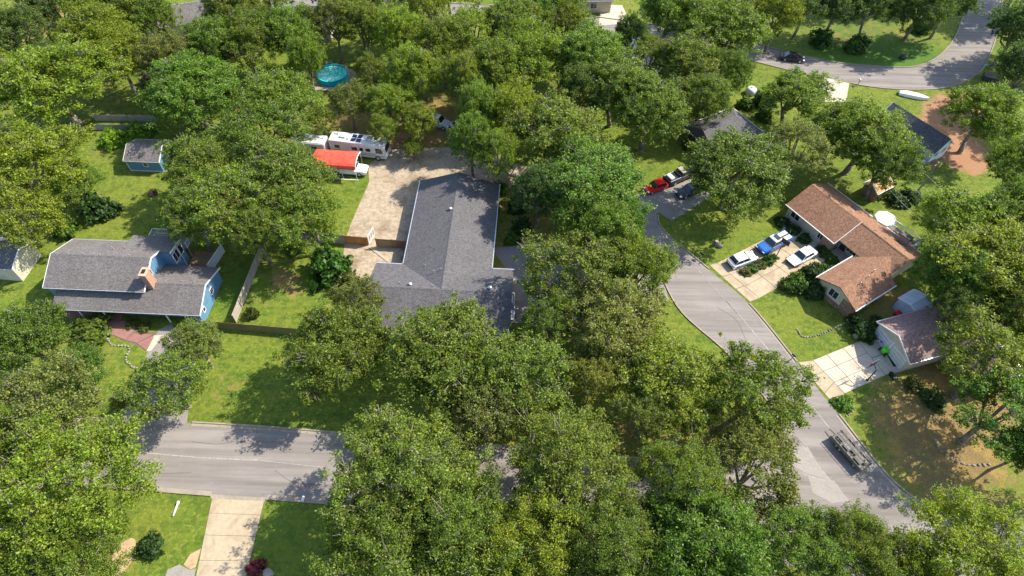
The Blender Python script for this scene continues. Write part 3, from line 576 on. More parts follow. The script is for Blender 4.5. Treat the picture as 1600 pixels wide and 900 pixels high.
ch = MB().box((14.3, 3.6, 2.1), (1.3, .8, 4.2)).build('chimney', M['dark_red_brick'], h); MB().box((14.3, 3.6, 4.25), (1.45, .95, .12)).build('chimney_cap', M['dark_metal'], ch)
for u in (1.2, 3.0, 4.9, 6.8, 11.2, 12.9): MB().box((u, .75, br_ - .28), (.32, .32, .16)).build('roof_vent', M['brown_wood'], h)
MB().box((6.4, 2.4, br_ - .95), (.95, .5, .14)).build('skylight', M['glass'], h)
for u, v in ((fm + .9, -8.6), (fm + .7, -6.8), (fm + .5, -5.4)): vent_pipe(h, (u, v, fr_ - bs * (u - fm)), .5)
# ---- deck with parasol behind it
d = thing('deck', 'white-railed back deck below the white octagonal parasol', 'deck', (44.7, 72.2), BR)
MB().box((11.9, 6.4, .5), (6.4, 3.6, .14)).build('deck_floor', M['deck_wood'], d); MB().box((11.9, 6.4, .2), (6.2, 3.4, .4)).build('deck_frame', M['brown_wood'], d)
railing(d, (8.7, 8.2, 0), (15.1, 8.2, 0), .57, .95); railing(d, (15.1, 4.9, 0), (15.1, 8.2, 0), .57, .95); railing(d, (8.7, 4.9, 0), (8.7, 8.2, 0), .57, .95)
def parasol(label, c_, r_, z):
    t_ = thing('parasol', label, 'parasol', c_); oc = [(r_ * math.cos(a), r_ * math.sin(a)) for a in np.linspace(R(22.5), R(382.5), 9)[:-1]]
    g = MB(); g.add([(0, 0, z + .55)] + [(x, y, z) for x, y in oc] + [(x, y, z - .16) for x, y in oc], [(0, 1 + i, 1 + (i + 1) % 8) for i in range(8)] + [(1 + i, 9 + i, 9 + (i + 1) % 8, 1 + (i + 1) % 8) for i in range(8)]); g.build('canopy', M['white'], t_)
    MB().tube((0, 0, 0), (0, 0, z + .62), .03).build('pole', M['white_metal'], t_)
    for x, y in oc: MB().tube((0, 0, z + .47), (x * .98, y * .98, z - .03), .012, None, 5).build('rib', M['silver_metal'], t_)
q = G(1385, 340, 2.9); parasol('white octagonal parasol open over the back deck', (q.x, q.y, .57), 1.6, 2.2)
def chair(label, x, y, rz, mat='white', group=None):
    t_ = thing('chair', label, 'chair', (x, y, .57), rz, group)
    MB().box((0, 0, .43), (.5, .5, .05)).build('seat', M[mat], t_); MB().box((0, .24, .72), (.5, .05, .55)).build('backrest', M[mat], t_)
    for a in (-.21, .21):
        for b in (-.21, .21): MB().box((a, b, .2), (.05, .05, .41)).build('leg', M[mat], t_)
q = Matrix.Rotation(BR, 2) @ Vector((13.2, 6.3)) + Vector((44.7, 72.2)); chair('white patio chair on the back deck right beside the parasol', q.x, q.y, 1.2)
q = Matrix.Rotation(BR, 2) @ Vector((14.3, 7.3)) + Vector((44.7, 72.2)); chair('black patio chair in the outer corner of the back deck', q.x, q.y, .3, 'black')
q = Matrix.Rotation(BR, 2) @ Vector((14.5, 5.4)) + Vector((44.7, 72.2)); chair('black patio chair on the back deck near the chimney', q.x, q.y, -.6, 'black')

# ---- mauve-roofed garage house lower right
h = thing('house', 'low house with mauve-brown roof and two pale garage doors facing the drive', 'house', (47.55, 48.4), R(-72))
gable(h, 0, 6.6, 0, 15, 2.6, 4.1, M['beige_siding'], M['mauve_shingle'], 'v', .3, .35)
gd = MB().box((1.75, .33, 1.1), (2.5, .06, 2.15)).build('garage_door', M['pale_siding'], h); MB().box((4.75, .33, 1.1), (2.5, .06, 2.15)).build('garage_door', M['dim_white'], h)
for c_ in (1.75, 4.75):
    for z in (.58, 1.1, 1.62): MB().box((c_, .295, z), (2.4, .02, .03)).build('door_groove', M['joint'], h)
MB().box((3.25, .32, 1.15), (.35, .1, 2.3)).build('door_post', M['white'], h)
# side wing of that house running off to the right
gable(h, 6.3, 12, 6, 13, 2.55, 4.0, M['beige_siding'], M['mauve_shingle'], 'u', .3, .3)

# ---- sheds, far and neighbouring houses
s = thing('shed', 'blue garden shed with brown-gray roof and white-framed window', 'shed', (-61.2, 75.9), R(-1))
gable(s, -.2, 5.4, -.2, 5.0, 2.25, 3.4, M['blue_siding'], M['blue_shingle'], 'u', .2, .15, .1)
window(s, (2.9, .0, 1.45), .6, .7, R(-90), 1); MB().box((2.6, -.02, .12), (5.2, .06, .2)).build('base_trim', M['dim_white'], s)
for x in (-.02,): MB().box((x + .02, -.02, 1.0), (.12, .06, 2.1)).build('corner_trim', M['white'], s)
h = thing('house', 'cream-walled outbuilding with dark roof cut off by the left edge', 'house', (-76.0, 53.6), R(-4))
gable(h, -4, 9.0, -.1, 5.2, 2.9, 4.0, M['cream_siding'], M['gray_shingle'], 'u', .3, .3)
s = thing('shed', 'small shed with a tan shingle roof under trees behind the brown-roofed house', 'shed', (57.0, 75.3), R(32))
gable(s, -1.9, 1.9, -1.4, 1.4, 1.9, 2.8, M['brown_wood'], M['tan_shingle'], 'u', .15, .15, .1)
MB().box((-.6, -1.26, .9), (.9, .06, 1.7)).build('door', M['gray_wood'], s)
s = thing('shed', 'gray-blue metal shed between the brown-roofed house and the garage house', 'shed', (54.2, 52.0), R(-60))
gable(s, -1.7, 1.7, -1.5, 1.6, 2.2, 2.75, M['gray_metal_siding'], M['gray_metal_siding'], 'v', .08, .06, .06)
h = thing('house', 'hip-roofed charcoal house half hidden by oaks in the upper right', 'house', (34.6, 87.0), R(31))
hx, hy, hz, hh = 5.4, 3.9, 2.6, 4.6
MB().slab([(-hx, -hy, hz), (hx, -hy, hz), (hx - 3.4, 0, hh), (-hx + .2, 0, hh)], .14).build('roof', M['gray_shingle'], h); MB().slab([(hx, hy, hz), (-hx, hy, hz), (-hx + .2, 0, hh), (hx - 3.4, 0, hh)], .14).build('roof', M['gray_shingle'], h)
MB().slab([(hx, -hy, hz), (hx, hy, hz), (hx - 3.4, 0, hh)], .14).build('roof', M['gray_shingle_turned'], h); MB().slab([(-hx, hy, hz), (-hx, -hy, hz), (-hx + .2, 0, hh)], .14).build('roof', M['gray_shingle_turned'], h)
ridge_cap(h, (-hx + .2, 0, hh), (hx - 3.4, 0, hh), M['gray_shingle'], .12, .4); ridge_cap(h, (hx - 3.4, 0, hh), (hx, -hy, hz), M['gray_shingle'], .1, .3); ridge_cap(h, (hx - 3.4, 0, hh), (hx, hy, hz), M['gray_shingle'], .1, .3)
MB().box((0, 0, 1.22), (2 * hx - 1.4, 2 * hy - 1.4, 2.44)).build('wall', M['pale_siding'], h)
for c_, d_ in (((0, -hy - .05, hz - .07), (2 * hx, .1, .14)), ((0, hy + .05, hz - .07), (2 * hx, .1, .14)), ((hx + .05, 0, hz - .07), (.1, 2 * hy, .14)), ((-hx - .05, 0, hz - .07), (.1, 2 * hy, .14))): MB().box(c_, d_).build('gutter', M['white'], h)
for u, v in ((hx - 1.9, -.6), (hx - 1.8, .9)): MB().box((u, v, 3.62), (.35, .35, .2)).build('roof_vent', M['dark_metal'], h)
vent_pipe(h, (2.0, 1.6, 3.7), .5); vent_pipe(h, (-1, 1.2, 4.0), .3)
h = thing('house', 'house with dark roof and pale gray end wall by the bare red earth', 'house', (67.7, 84.5), R(-57))
gable(h, -9, 2.2, -1.2, 3.9, 2.7, 4.7, M['pale_siding'], M['gray_shingle'], 'u', .35, .3)
window(h, (1.9, 2.3, 1.9), .9, .9, 0, 2); window(h, (1.9, .4, 1.9), .8, .9, 0, 1); MB().box((2.5, .2, .25), (1.0, 2.2, .45)).build('step', M['brown_wood'], h)
for args in [('long gray-roofed house among the trees behind the round pool', (-44.0, 118.0), 0.05, 15, 9, 'gray_shingle', 'cream_siding'), ('white-roofed house peeping through the canopy at the top right of centre', (22.6, 107.5), 1.0, 12, 8, None, 'pale_siding'),
             ('pale-walled house with white gable among trees at the top left', (-67.0, 118.0), .35, 13, 8, 'blue_shingle', 'pale_siding'), ('pale-roofed house at the top edge right of the pool', (-22.0, 124.0), 0.0, 12, 8, 'blue_shingle', 'beige_siding'), ('gray-roofed house along the top street behind dense oaks', (12.0, 131.0), .1, 14, 8, 'gray_shingle', 'cream_siding')]:
    lab, c_, a, L_, W_, rf, wl = args
    h = thing('house', lab, 'house', c_, a, 'houses beyond the oaks'); gable(h, -L_ / 2, L_ / 2, -W_ / 2, W_ / 2, 2.8, 4.7, M[wl], M[rf] if rf else M['dim_white'], 'u')
    for u in (-3, 3): window(h, (u, -W_ / 2 + .35, 1.6), 1.3, 1.1, R(-90), 2)
    window(h, (L_ / 2 - .35, 0, 1.6), 1.2, 1.1, 0, 2)
h = thing('house', 'gray roof corner of a house at the bottom left edge', 'house', (-53.5, 13.0), R(-1.5)); gable(h, -8, 7.3, -7, 2.6, 2.9, 4.6, M['cream_siding'], M['blue_shingle'], 'u')

# ================================================================ fences and yard things
def fence(label, p0, p1, h_, mat, bay=2.4, rails=True, side=1):
    a, b = Vector((*p0, 0)), Vector((*p1, 0)); L_ = (b - a).length; d = (b - a) / L_; ang = math.atan2(d.y, d.x); k = max(1, round(L_ / bay))
    t_ = thing('fence', label, 'fence', a, ang)
    for i in range(k + 1): MB().box((L_ * i / k, .09 * side, h_ / 2), (.11, .11, h_ + .06)).build('post', mat, t_)
    for i in range(k):
        x0, x1 = L_ * i / k, L_ * (i + 1) / k; g = MB(); nb = int((x1 - x0) / .15)
        for j in range(nb):
            bw = (x1 - x0) / nb; g.box((x0 + bw * (j + .5), random.uniform(-.006, .006), h_ / 2 + random.uniform(-.03, .02)), (bw - .015, .025, h_))
        o = g.build('board_panel', mat, t_); o['kind'] = 'stuff'
        if rails:
            for z in (.35, h_ * .52, h_ - .3): MB().box(((x0 + x1) / 2, .055 * side, z), (x1 - x0 - .12, .05, .09)).build('rail', mat, t_)
    return t_
fence('pale weathered board fence with rails running between the blue house yard and the central yard', G2((369, 505)), G2((420, 374)), 1.85, M['pale_wood'], side=-1)
fence('low mossy green board fence along the front lawn left of the central house', G2((318, 511)), G2((578, 533)), 1.5, M['olive_wood'])
fence('shaded gray board fence at the back of the central yard', G2((421, 376)), G2((540, 381)), 1.85, M['gray_wood'])
fence('orange cedar fence section left of the leaning gate', G2((541, 381)), G2((575, 384)), 1.8, M['orange_wood'])
fence('brown fence section between the leaning gate and the central house', G2((589, 386)), G2((640, 389)), 1.8, M['brown_wood'])
fence('gray fence across the back of the blue house yard', G2((150, 189)), G2((246, 190)), 1.3, M['gray_wood'])
fence('dark lower fence beyond the blue garden shed', G2((150, 203)), G2((238, 203)), 1.1, M['gray_wood'])
q = G(580, 384); g_ = thing('gate', 'open gate with a pale slatted frame swung out from the cedar fence', 'gate', (q.x - .3, q.y + .1), R(75))
for z in (.25, 1.75): MB().box((1.0, 0, z), (2.0, .07, .12)).build('rail', M['white'], g_)
for x in (.05, .65, 1.3, 1.95): MB().box((x, 0, 1.0), (.10, .06, 1.5)).build('slat', M['white'], g_)
MB().box((1, .05, .95), (1.9, .02, 1.4)).build('board', M['pale_wood'], g_)
a, b = Vector((*G2((578, 386)), .05)), Vector((*G2((608, 409)), .05)); c_ = (a + b) / 2
tag(MB().box((0, 0, 0), ((b - a).length, .42, .06)).build('plank', M['tan_concrete']), 'pale plank lying diagonally on the stained yard concrete', 'plank'); o = bpy.data.objects['plank']; o.location = c_; o.rotation_euler = (0, 0, math.atan2((b - a).y, (b - a).x))

# red carport
A, B, C2, D = G(491, 232, 3.0), G(561, 236, 3.0), G(556, 257, 2.7), G(492, 249, 2.7)
x0, x1, y0, y1 = -31.5, -24.9, 75.9, 79.2
cp = thing('carport', 'carport with red ribbed metal roof on slim white legs', 'carport', (-28.2, 77.15), R(-3))
g = MB()
prof = [(-1.95, 2.35), (-1.75, 2.75), (-1.4, 2.95), (0, 3.25), (1.4, 2.95), (1.75, 2.75), (1.95, 2.35)]
g.loft([[(u, v, z) for v, z in prof] + [(u, v, z - .05) for v, z in prof[::-1]] for u in (-3.5, 3.4)]); g.build('roof', M['red_metal'], cp)
g = MB()
for i in range(24):
    u = -3.4 + i * .292
    for j in range(len(prof) - 1): a, b = prof[j], prof[j + 1]; g.hexa([(u - .03, a[0], a[1]), (u + .03, a[0], a[1]), (u + .03, b[0], b[1]), (u - .03, b[0], b[1])], [(u - .03, a[0], a[1] + .035), (u + .03, a[0], a[1] + .035), (u + .03, b[0], b[1] + .035), (u - .03, b[0], b[1] + .035)])
g.build('roof_rib', M['red_metal'], cp)['kind'] = 'stuff'
g = MB()
for j in range(len(prof) - 1): g.tube((3.43, prof[j][0], prof[j][1] - .02), (3.43, prof[j + 1][0], prof[j + 1][1] - .02), .06)
g.build('edge_trim', M['white_metal'], cp)
for u in (-3.3, -1.1, 1.1, 3.3):
    for v in (-1.86, 1.86): MB().tube((u, v, 0), (u, v, 2.5), .035).build('leg', M['white_metal'], cp)
for v in (-1.86, 1.86): MB().box((0, v, .03), (7.0, .08, .06)).build('base_rail', M['white_metal'], cp)

# ================================================================ vehicles
def wheel(par, x, y, r_=.33, w_=.22):
    s = 1 if y > 0 else -1
    t_ = MB().tube((x, y - w_ / 2, r_), (x, y + w_ / 2, r_), r_, None, 18).build('wheel', M['rubber'], par, True)
    MB().tube((x, y + s * w_ / 2, r_), (x, y + s * (w_ / 2 + .015), r_), r_ * .62, r_ * .5, 12).build('rim', M['silver_metal'], t_)
def sec(x, hw, z0, z1, rr=.08): return [(x, -hw + rr, z0), (x, -hw, z0 + rr), (x, -hw, z1 - rr * 1.6), (x, -hw + rr * 1.4, z1), (x, hw - rr * 1.4, z1), (x, hw, z1 - rr * 1.6), (x, hw, z0 + rr), (x, hw - rr, z0)]
def quad_pane(par, name, q, off, mat, inset=.08):
    c_ = sum((Vector(p) for p in q), Vector()) / 4; n_ = (Vector(q[1]) - Vector(q[0])).cross(Vector(q[3]) - Vector(q[0])).normalized()
    if n_.dot(c_ - off) < 0: n_ = -n_
    return MB().poly([Vector(p) + (c_ - Vector(p)) * inset + n_ * .012 for p in q]).build(name, M[mat], par)
def car(label, rear, front, kind, col, L_=4.6, W_=1.8, H_=1.5, group=None, z=0.0, name=None, roofcol=None, cat='car'):
    a, b = Vector(G(*rear)), Vector(G(*front)); d = (b - a).normalized(); c_ = (a + b) / 2
    t_ = thing(name or {'pickup': 'pickup_truck'}.get(kind, 'parked_car'), label, 'pickup truck' if kind == 'pickup' else cat, (c_.x, c_.y, z), math.atan2(d.y, d.x), group or 'cars parked around the houses')
    h2, w2 = L_ / 2, W_ / 2; g = MB(); bz = H_ * (.60 if kind in ('suv', 'pickup') else .62); lo = .2 if kind not in ('suv', 'pickup') else .32
    if kind == 'pickup':
        st = [(-h2, .94, lo + .15, bz - .04), (-h2 + .1, 1, lo, bz), (.02 * L_, 1, lo, bz), (.2 * L_, 1, lo, bz + .02), (.30 * L_, .98, lo, bz - .02), (h2 - .25, .95, lo, bz - .1), (h2, .86, lo + .1, bz - .25)]
        rb, rt0, rt1, wf = -.06 * L_, -.03 * L_, .13 * L_, .25 * L_
    elif kind == 'suv':
        st = [(-h2, .9, lo + .1, bz - .08), (-h2 + .15, 1, lo, bz), (0, 1, lo, bz), (.22 * L_, 1, lo, bz - .02), (h2 - .35, .95, lo, bz - .12), (h2, .82, lo + .1, bz - .3)]
        rb, rt0, rt1, wf = -h2 + .12, -h2 + .45, .06 * L_, .22 * L_
    elif kind == 'hatch':
        st = [(-h2, .9, lo + .1, bz - .1), (-h2 + .15, 1, lo, bz), (0, 1, lo, bz), (.22 * L_, .99, lo, bz - .04), (h2 - .35, .93, lo, bz - .18), (h2, .76, lo + .1, bz - .38)]
        rb, rt0, rt1, wf = -h2 + .15, -h2 + .75, .04 * L_, .23 * L_
    else:
        st = [(-h2, .84, lo + .1, bz - .1), (-h2 + .2, .95, lo, bz - .02), (-.2 * L_, 1, lo, bz), (.2 * L_, .99, lo, bz - .04), (h2 - .4, .93, lo, bz - .18), (h2, .74, lo + .1, bz - .36)]
        rb, rt0, rt1, wf = -.36 * L_, -.2 * L_, .06 * L_, .23 * L_
    g.loft([sec(x, w2 * k, z0, z1) for x, k, z0, z1 in st]); body = g.build('body', M[col], t_, False, .03)
    wb, wt = w2 - .05, w2 * .76; zb_ = bz - .06
    lo4 = [(rb, -wb, zb_), (wf, -wb, zb_), (wf, wb, zb_), (rb, wb, zb_)]; hi4 = [(rt0, -wt, H_), (rt1, -wt, H_), (rt1, wt, H_), (rt0, wt, H_)]
    MB().hexa(lo4, hi4).build('cabin', M[roofcol or col], t_, False, .05)
    o3 = Vector(((rb + wf) / 2, 0, (zb_ + H_) / 2)); up_ = lambda i, k: tuple(Vector(lo4[i]).lerp(Vector(hi4[i]), k))
    quad_pane(t_, 'windscreen', [up_(1, .12), up_(2, .12), hi4[2], hi4[1]], o3, 'car_glass'); quad_pane(t_, 'rear_window', [up_(0, .25), up_(3, .25), hi4[3], hi4[0]], o3, 'car_glass')
    for i, j in ((0, 1), (3, 2)):
        m0, m1 = Vector(lo4[i]).lerp(Vector(lo4[j]), .52), Vector(hi4[i]).lerp(Vector(hi4[j]), .52); mb0 = m0.lerp(m1, .2)
        quad_pane(t_, 'side_window', [up_(i, .2), tuple(mb0), tuple(m1), hi4[i]], o3, 'car_glass', .07); quad_pane(t_, 'side_window', [tuple(mb0), up_(j, .2), hi4[j], tuple(m1)], o3, 'car_glass', .07)
    for x in (-L_ * .3, L_ * .31):
        for y in (-w2 + .08, w2 - .08): wheel(t_, x, y, .33 if kind not in ('suv', 'pickup') else .4)
    for s in (-1, 1):
        MB().box((h2 - .12, s * w2 * .66, bz - .30), (.3, .34, .13)).build('headlight', M['lamp'], t_); MB().box((-h2 + .06, s * w2 * .74, bz - .2), (.16, .24, .2)).build('taillight', M['tail'], t_)
        MB().box((wf - .25, s * (w2 + .09), bz + .04), (.14, .2, .13)).build('mirror', M[col], t_)
    MB().box((h2 - .02, 0, lo + .22), (.1, W_ * .8, .16)).build('bumper', M['black'], t_); MB().box((-h2 + .0, 0, lo + .2), (.1, W_ * .8, .16)).build('bumper', M['silver_metal' if kind == 'pickup' else 'black'], t_)
    if kind == 'pickup':
        MB().box((-h2 + (rb + h2) / 2 - .02, 0, bz + .012), (rb + h2 - .3, W_ - .32, .03)).build('bed', M['black'], t_)
        for s in (-1, 1): MB().box((-h2 + (rb + h2) / 2, s * (w2 - .1), bz + .05), (rb + h2 - .1, .1, .09)).build('bed_rail', M[col], t_)
        MB().box((-h2 + .09, 0, bz + .05), (.08, W_ - .25, .09)).build('tailgate', M[col], t_)
    return t_
car('white compact hatchback parked nearest the street on the drive of the brown-roofed house', (1138, 417), (1178, 402), 'hatch', 'car_white', 4.4, 1.82, 1.55)
t_ = car('blue pickup truck with a pale bed cover on the drive of the brown-roofed house', (1229, 373), (1184, 396), 'pickup', 'car_blue', 5.7, 1.95, 1.85, roofcol='car_silver')
for s in (-.45, .45): MB().box((-1.75, s, 1.18), (1.9, .62, .08)).build('bed_cover', M['white'], t_)
MB().box((-.15, 0, 1.87), (.75, 1.0, .03)).build('sunroof', M['car_glass'], t_)
car('white sedan parked alone between the planted island and the brown-roofed house', (1271, 393), (1231, 415), 'sedan', 'car_white', 4.85, 1.85, 1.45)
car('bright red hatchback at the left end of the cars by the grass slope', (1038, 290), (1009, 301), 'hatch', 'car_red', 3.9, 1.7, 1.45)
t_ = car('dark open-bed pickup parked just right of the red hatchback', (1039, 289), (1081, 270), 'pickup', 'car_black', 5.6, 1.95, 1.85, roofcol='car_taupe')
for s in (-1, 1): MB().tube((-2.6, s * .85, 1.2), (-.5, s * .85, 1.2), .03).build('bed_bar', M['white'], t_)
MB().box((-2.0, 0, 1.35), (.7, 1.3, .35)).build('cargo', M['dim_white'], t_)
car('black car with a dark blue bonnet parked below the open-bed pickup', (1094, 294), (1059, 308), 'sedan', 'car_black', 4.7, 1.85, 1.45, roofcol='car_navy')
car('white crew-cab pickup half under the red carport', (519, 266), (575, 271), 'pickup', 'car_white', 5.9, 2.0, 1.95)
car('white pickup under trees behind the stained yard, pointing at the central house', (712, 199), (733, 226), 'pickup', 'car_white', 5.6, 1.95, 1.85)
car('white boxy off-roader among the oaks left of the pickup behind the central house', (676, 193), (696, 199), 'suv', 'car_silver', 4.2, 1.85, 1.85, roofcol='car_white')
car('silver car tucked against the right end of the central house', (794, 470), (794, 495), 'hatch', 'car_silver', 4.4, 1.8, 1.5)
car('dark car in the dappled shade on the far street', (1226, 92), (1247, 95), 'sedan', 'car_black', 4.5, 1.8, 1.4)
# motorhome
a, b = G(519, 240), G(609, 251); d = (b - a).normalized()
rv = thing('motorhome', 'long white motorhome with solar panels on its roof behind the red carport', 'motorhome', ((a.x + b.x) / 2, (a.y + b.y) / 2 + .9), math.atan2(d.y, d.x))
L_ = 9.4; h2 = L_ / 2
MB().loft([[(x, -1.22, z0), (x, 1.22, z0), (x, 1.22, z1 - .1), (x, 1.1, z1), (x, -1.1, z1), (x, -1.22, z1 - .1)] for x, z0, z1 in ((-h2, .45, 3.1), (h2 - .5, .45, 3.1), (h2 - .15, .5, 2.75), (h2, .55, 1.6))]).build('body', M['coach_white'], rv, False, .04)
for s in (-1, 1):
    MB().box((0, s * 1.225, .95), (L_ - .7, .02, .22)).build('stripe', M['car_taupe'], rv); MB().box((-.6, s * 1.226, 1.28), (L_ - 2.2, .02, .07)).build('stripe', M['car_navy'], rv)
    for x, w_ in ((-3.4, .8), (-.5, .9), (.65, .6), (1.75, .8)):
        f = MB().box((x, s * 1.225, 1.98), (w_ + .12, .03, .72)).build('window', M['dim_white'], rv); MB().box((x, s * 1.24, 1.98), (w_, .03, .6)).build('pane', M['car_glass'], f)
    MB().hexa([(3.0, s * 1.225, 1.5), (4.35, s * 1.225, 1.5), (4.35, s * 1.245, 1.5), (3.0, s * 1.245, 1.5)], [(3.0, s * 1.225, 2.5), (3.95, s * 1.225, 2.5), (3.95, s * 1.245, 2.5), (3.0, s * 1.245, 2.5)]).build('cab_window', M['car_glass'], rv)
    for x in (-2.5, 3.2): wheel(rv, x, s * 1.1, .46, .28)
    MB().box((h2 - .3, s * 1.5, 1.9), (.12, .3, .4)).build('mirror', M['white'], rv)
    MB().box((h2 - .03, s * .85, .95), (.08, .4, .25)).build('headlight', M['lamp'], rv)
MB().hexa([(h2 + .005, -1.0, 1.65), (h2 + .02, -1.0, 1.65), (h2 + .02, 1.0, 1.65), (h2 + .005, 1.0, 1.65)], [(h2 - .14, -.95, 2.7), (h2 - .12, -.95, 2.7), (h2 - .12, .95, 2.7), (h2 - .14, .95, 2.7)]).build('windscreen', M['car_glass'], rv)
for x, y in ((-.75, .45), (-.75, -.5), (.15, .5), (.15, -.55)): MB().box((x, y, 3.14), (.75, .75, .05)).build('solar_panel', M['car_navy'], rv)
for x in (-2.6, 1.8): MB().box((x, 0, 3.24), (.95, .75, .28)).build('air_conditioner', M['dim_white'], rv, False, .05)
for x, y in ((-3.7, .5), (-1.7, -.4), (3.0, .3)): MB().box((x, y, 3.15), (.4, .4, .1)).build('roof_hatch', M['silver_metal'], rv)
# white trailer to the left of it
a, b = G(462, 239), G(512, 244); d = (b - a).normalized()
tl = thing('camper_trailer', 'white box trailer parked left of the motorhome, partly under an oak', 'trailer', ((a.x + b.x) / 2, (a.y + b.y) / 2 + .7), math.atan2(d.y, d.x))
MB().box((0, 0, 1.65), (5.6, 2.3, 2.3)).build('body', M['coach_white'], tl, False, .12)
MB().box((.9, -1.16, 1.9), (1.2, .03, .5)).build('window', M['car_glass'], tl); MB().box((0, 0, 2.83), (.6, .6, .12)).build('roof_hatch', M['dim_white'], tl)
for y in (-1.0, 1.0):
    for x in (-.5, .3): wheel(tl, x, y, .34)
MB().tube((2.8, 0, .5), (3.7, 0, .5), .06).build('tow_bar', M['dark_metal'], tl)
# flat-bed trailer with racks on the side street
a, b = G(1303, 683), G(1347, 733); d = (b - a).normalized()
tr_ = thing('rack_trailer', 'long dull trailer loaded with upright metal racks on the side street', 'trailer', ((a.x + b.x) / 2, (a.y + b.y) / 2), math.atan2(d.y, d.x)); tr_.scale = (.78, .74, .74)
MB().box((0, 0, .85), (6.0, 2.1, .5)).build('deck', M['dull_wood'], tr_); MB().box((0, -1.08, .95), (6.1, .08, .75)).build('side_board', M['dull_wood'], tr_); MB().box((0, 1.08, .95), (6.1, .08, .75)).build('side_board', M['dull_wood'], tr_)
for i in range(9):
    x = -2.8 + i * .7; MB().box((x, 0, 1.75), (.05, 2.0, .05)).build('crossbar', M['dull_wood'], tr_)
    for y in (-.98, .98): MB().box((x, y, 1.35), (.05, .05, .8)).build('upright', M['dull_wood'], tr_)
for y in (-.98, -.3, .35, .98): MB().box((0, y, 1.8), (5.9, .05, .05)).build('top_rail', M['dull_wood'], tr_)
for x, y, w_, l_, m_ in ((-2.0, .2, 1.2, 1.1, 'dull_wood'), (-.6, -.3, .8, 1.0, 'dark_metal'), (.5, .3, 1.0, .9, 'dull_wood'), (1.7, -.2, 1.2, 1.2, 'dull_wood'), (2.4, .4, .6, .8, 'dull_wood')): MB().box((x, y, 1.3), (l_, w_, .42)).build('load', M[m_], tr_)
for x in (-1.6, -.9, 1.9):
    for y in (-1.0, 1.0): wheel(tr_, x, y, .36)
MB().tube((-3.0, 0, .7), (-4.1, 0, .6), .07).build('tow_bar', M['dark_metal'], tr_)

# riding mower
q = G(1386, 549); mw = thing('riding_mower', 'lime-green riding mower parked before the left garage door', 'mower', (q.x, q.y), R(200))
MB().loft([sec(x, w_, .35, z, .06) for x, w_, z in ((.15, .34, .8), (.4, .38, .98), (.85, .36, .95), (1.05, .28, .8))]).build('hood', M['green_paint'], mw, False, .02)
MB().box((-.35, 0, .5), (1.0, .85, .35)).build('body', M['black'], mw); MB().box((-.55, 0, .78), (.95, 1.0, .14)).build('fender', M['green_paint'], mw, False, .04); MB().box((-.4, 0, .92), (.5, .5, .14)).build('seat', M['black'], mw, False, .03); MB().box((-.62, 0, 1.12), (.1, .5, .35)).build('backrest', M['black'], mw)
MB().box((.05, 0, .25), (.9, 1.25, .16)).build('deck', M['green_paint'], mw, False, .03); MB().tube((.12, 0, .85), (-.05, 0, 1.1), .03).build('steering_column', M['black'], mw)
MB().box((-1.25, 0, .65), (.7, 1.05, .7)).build('grass_bag', M['green_paint'], mw, False, .06)
for x, r_ in ((-.55, .38), (.8, .26)):
    for y in (-.5, .5): wheel(mw, x, y, r_, .2)
q = G(1378, 537); bb = thing('barrow', 'blue cart standing beside the green mower', 'cart', (q.x, q.y), R(40)); MB().loft([[(-.5 * k, -.35 * k, z), (.5 * k, -.35 * k, z), (.5 * k, .35 * k, z), (-.5 * k, .35 * k, z)] for k, z in ((.7, .35), (1, .8))]).build('tub', M['blue_plastic'], bb)
for y in (-.3, .3): wheel(bb, 0, y, .2, .1)
MB().tube((.45, 0, .6), (1.0, 0, .9), .03).build('handle', M['dark_metal'], bb)
# basketball hoops
def hoop(label, base, rz):
    q = G(*base); t_ = thing('basketball_hoop', label, 'hoop', (q.x, q.y), rz, 'basketball hoops by the drives')
    MB().tube((0, 0, 0), (0, 0, 2.6), .07).build('pole', M['black'], t_); MB().tube((0, 0, 2.5), (.7, 0, 3.0), .05).build('arm', M['black'], t_)
    MB().box((.72, 0, 3.1), (.05, 1.3, .85)).build('backboard', M['dark_metal'], t_)
    g = MB(); k = [(1.02 + .23 * math.cos(a), .23 * math.sin(a), 2.85) for a in np.linspace(0, 6.283, 13)]
    g.path(k, .018, 5); g.build('rim', M['car_red'], t_)
    MB().tube((0, 0, 0), (0, 0, .12), .2, .16, 10).build('base', M['black'], t_)
hoop('black basketball hoop at the planted island of the brown-roofed house', (1211, 404), R(40)); hoop('dark basketball hoop at the lower edge of the garage house drive', (1355, 594), R(120))
# utility pole and wires
q = G(1431, 303); up_ = thing('utility_pole', 'leaning-looking thin wooden utility pole on the lawn left of a bare trunk', 'pole', (q.x, q.y))
MB().tube((0, 0, 0), (0, 0, 6.6), .12, .08, 8).build('pole', M['gray_wood'], up_); MB().box((0, 0, 6.2), (1.3, .08, .1), R(40)).build('crossarm', M['gray_wood'], up_)
for k, (lab, a, b) in enumerate([('thin pale wire sagging left of the utility pole', (1404, 259), (1444, 311)), ('thin pale wire running right past the utility pole', (1437, 262), (1487, 308)), ('lower thin wire through the treetops by the tan shed', (1386, 292), (1440, 345))]):
    A, B = G(*a, 6.2), G(*b, 6.2); tag(MB().path([A.lerp(B, t) - Vector((0, 0, .15 * 4 * t * (1 - t))) for t in np.linspace(0, 1, 9)], .014, 5).build('power_line', M['dim_white']), lab, 'wire', 'overhead wires')
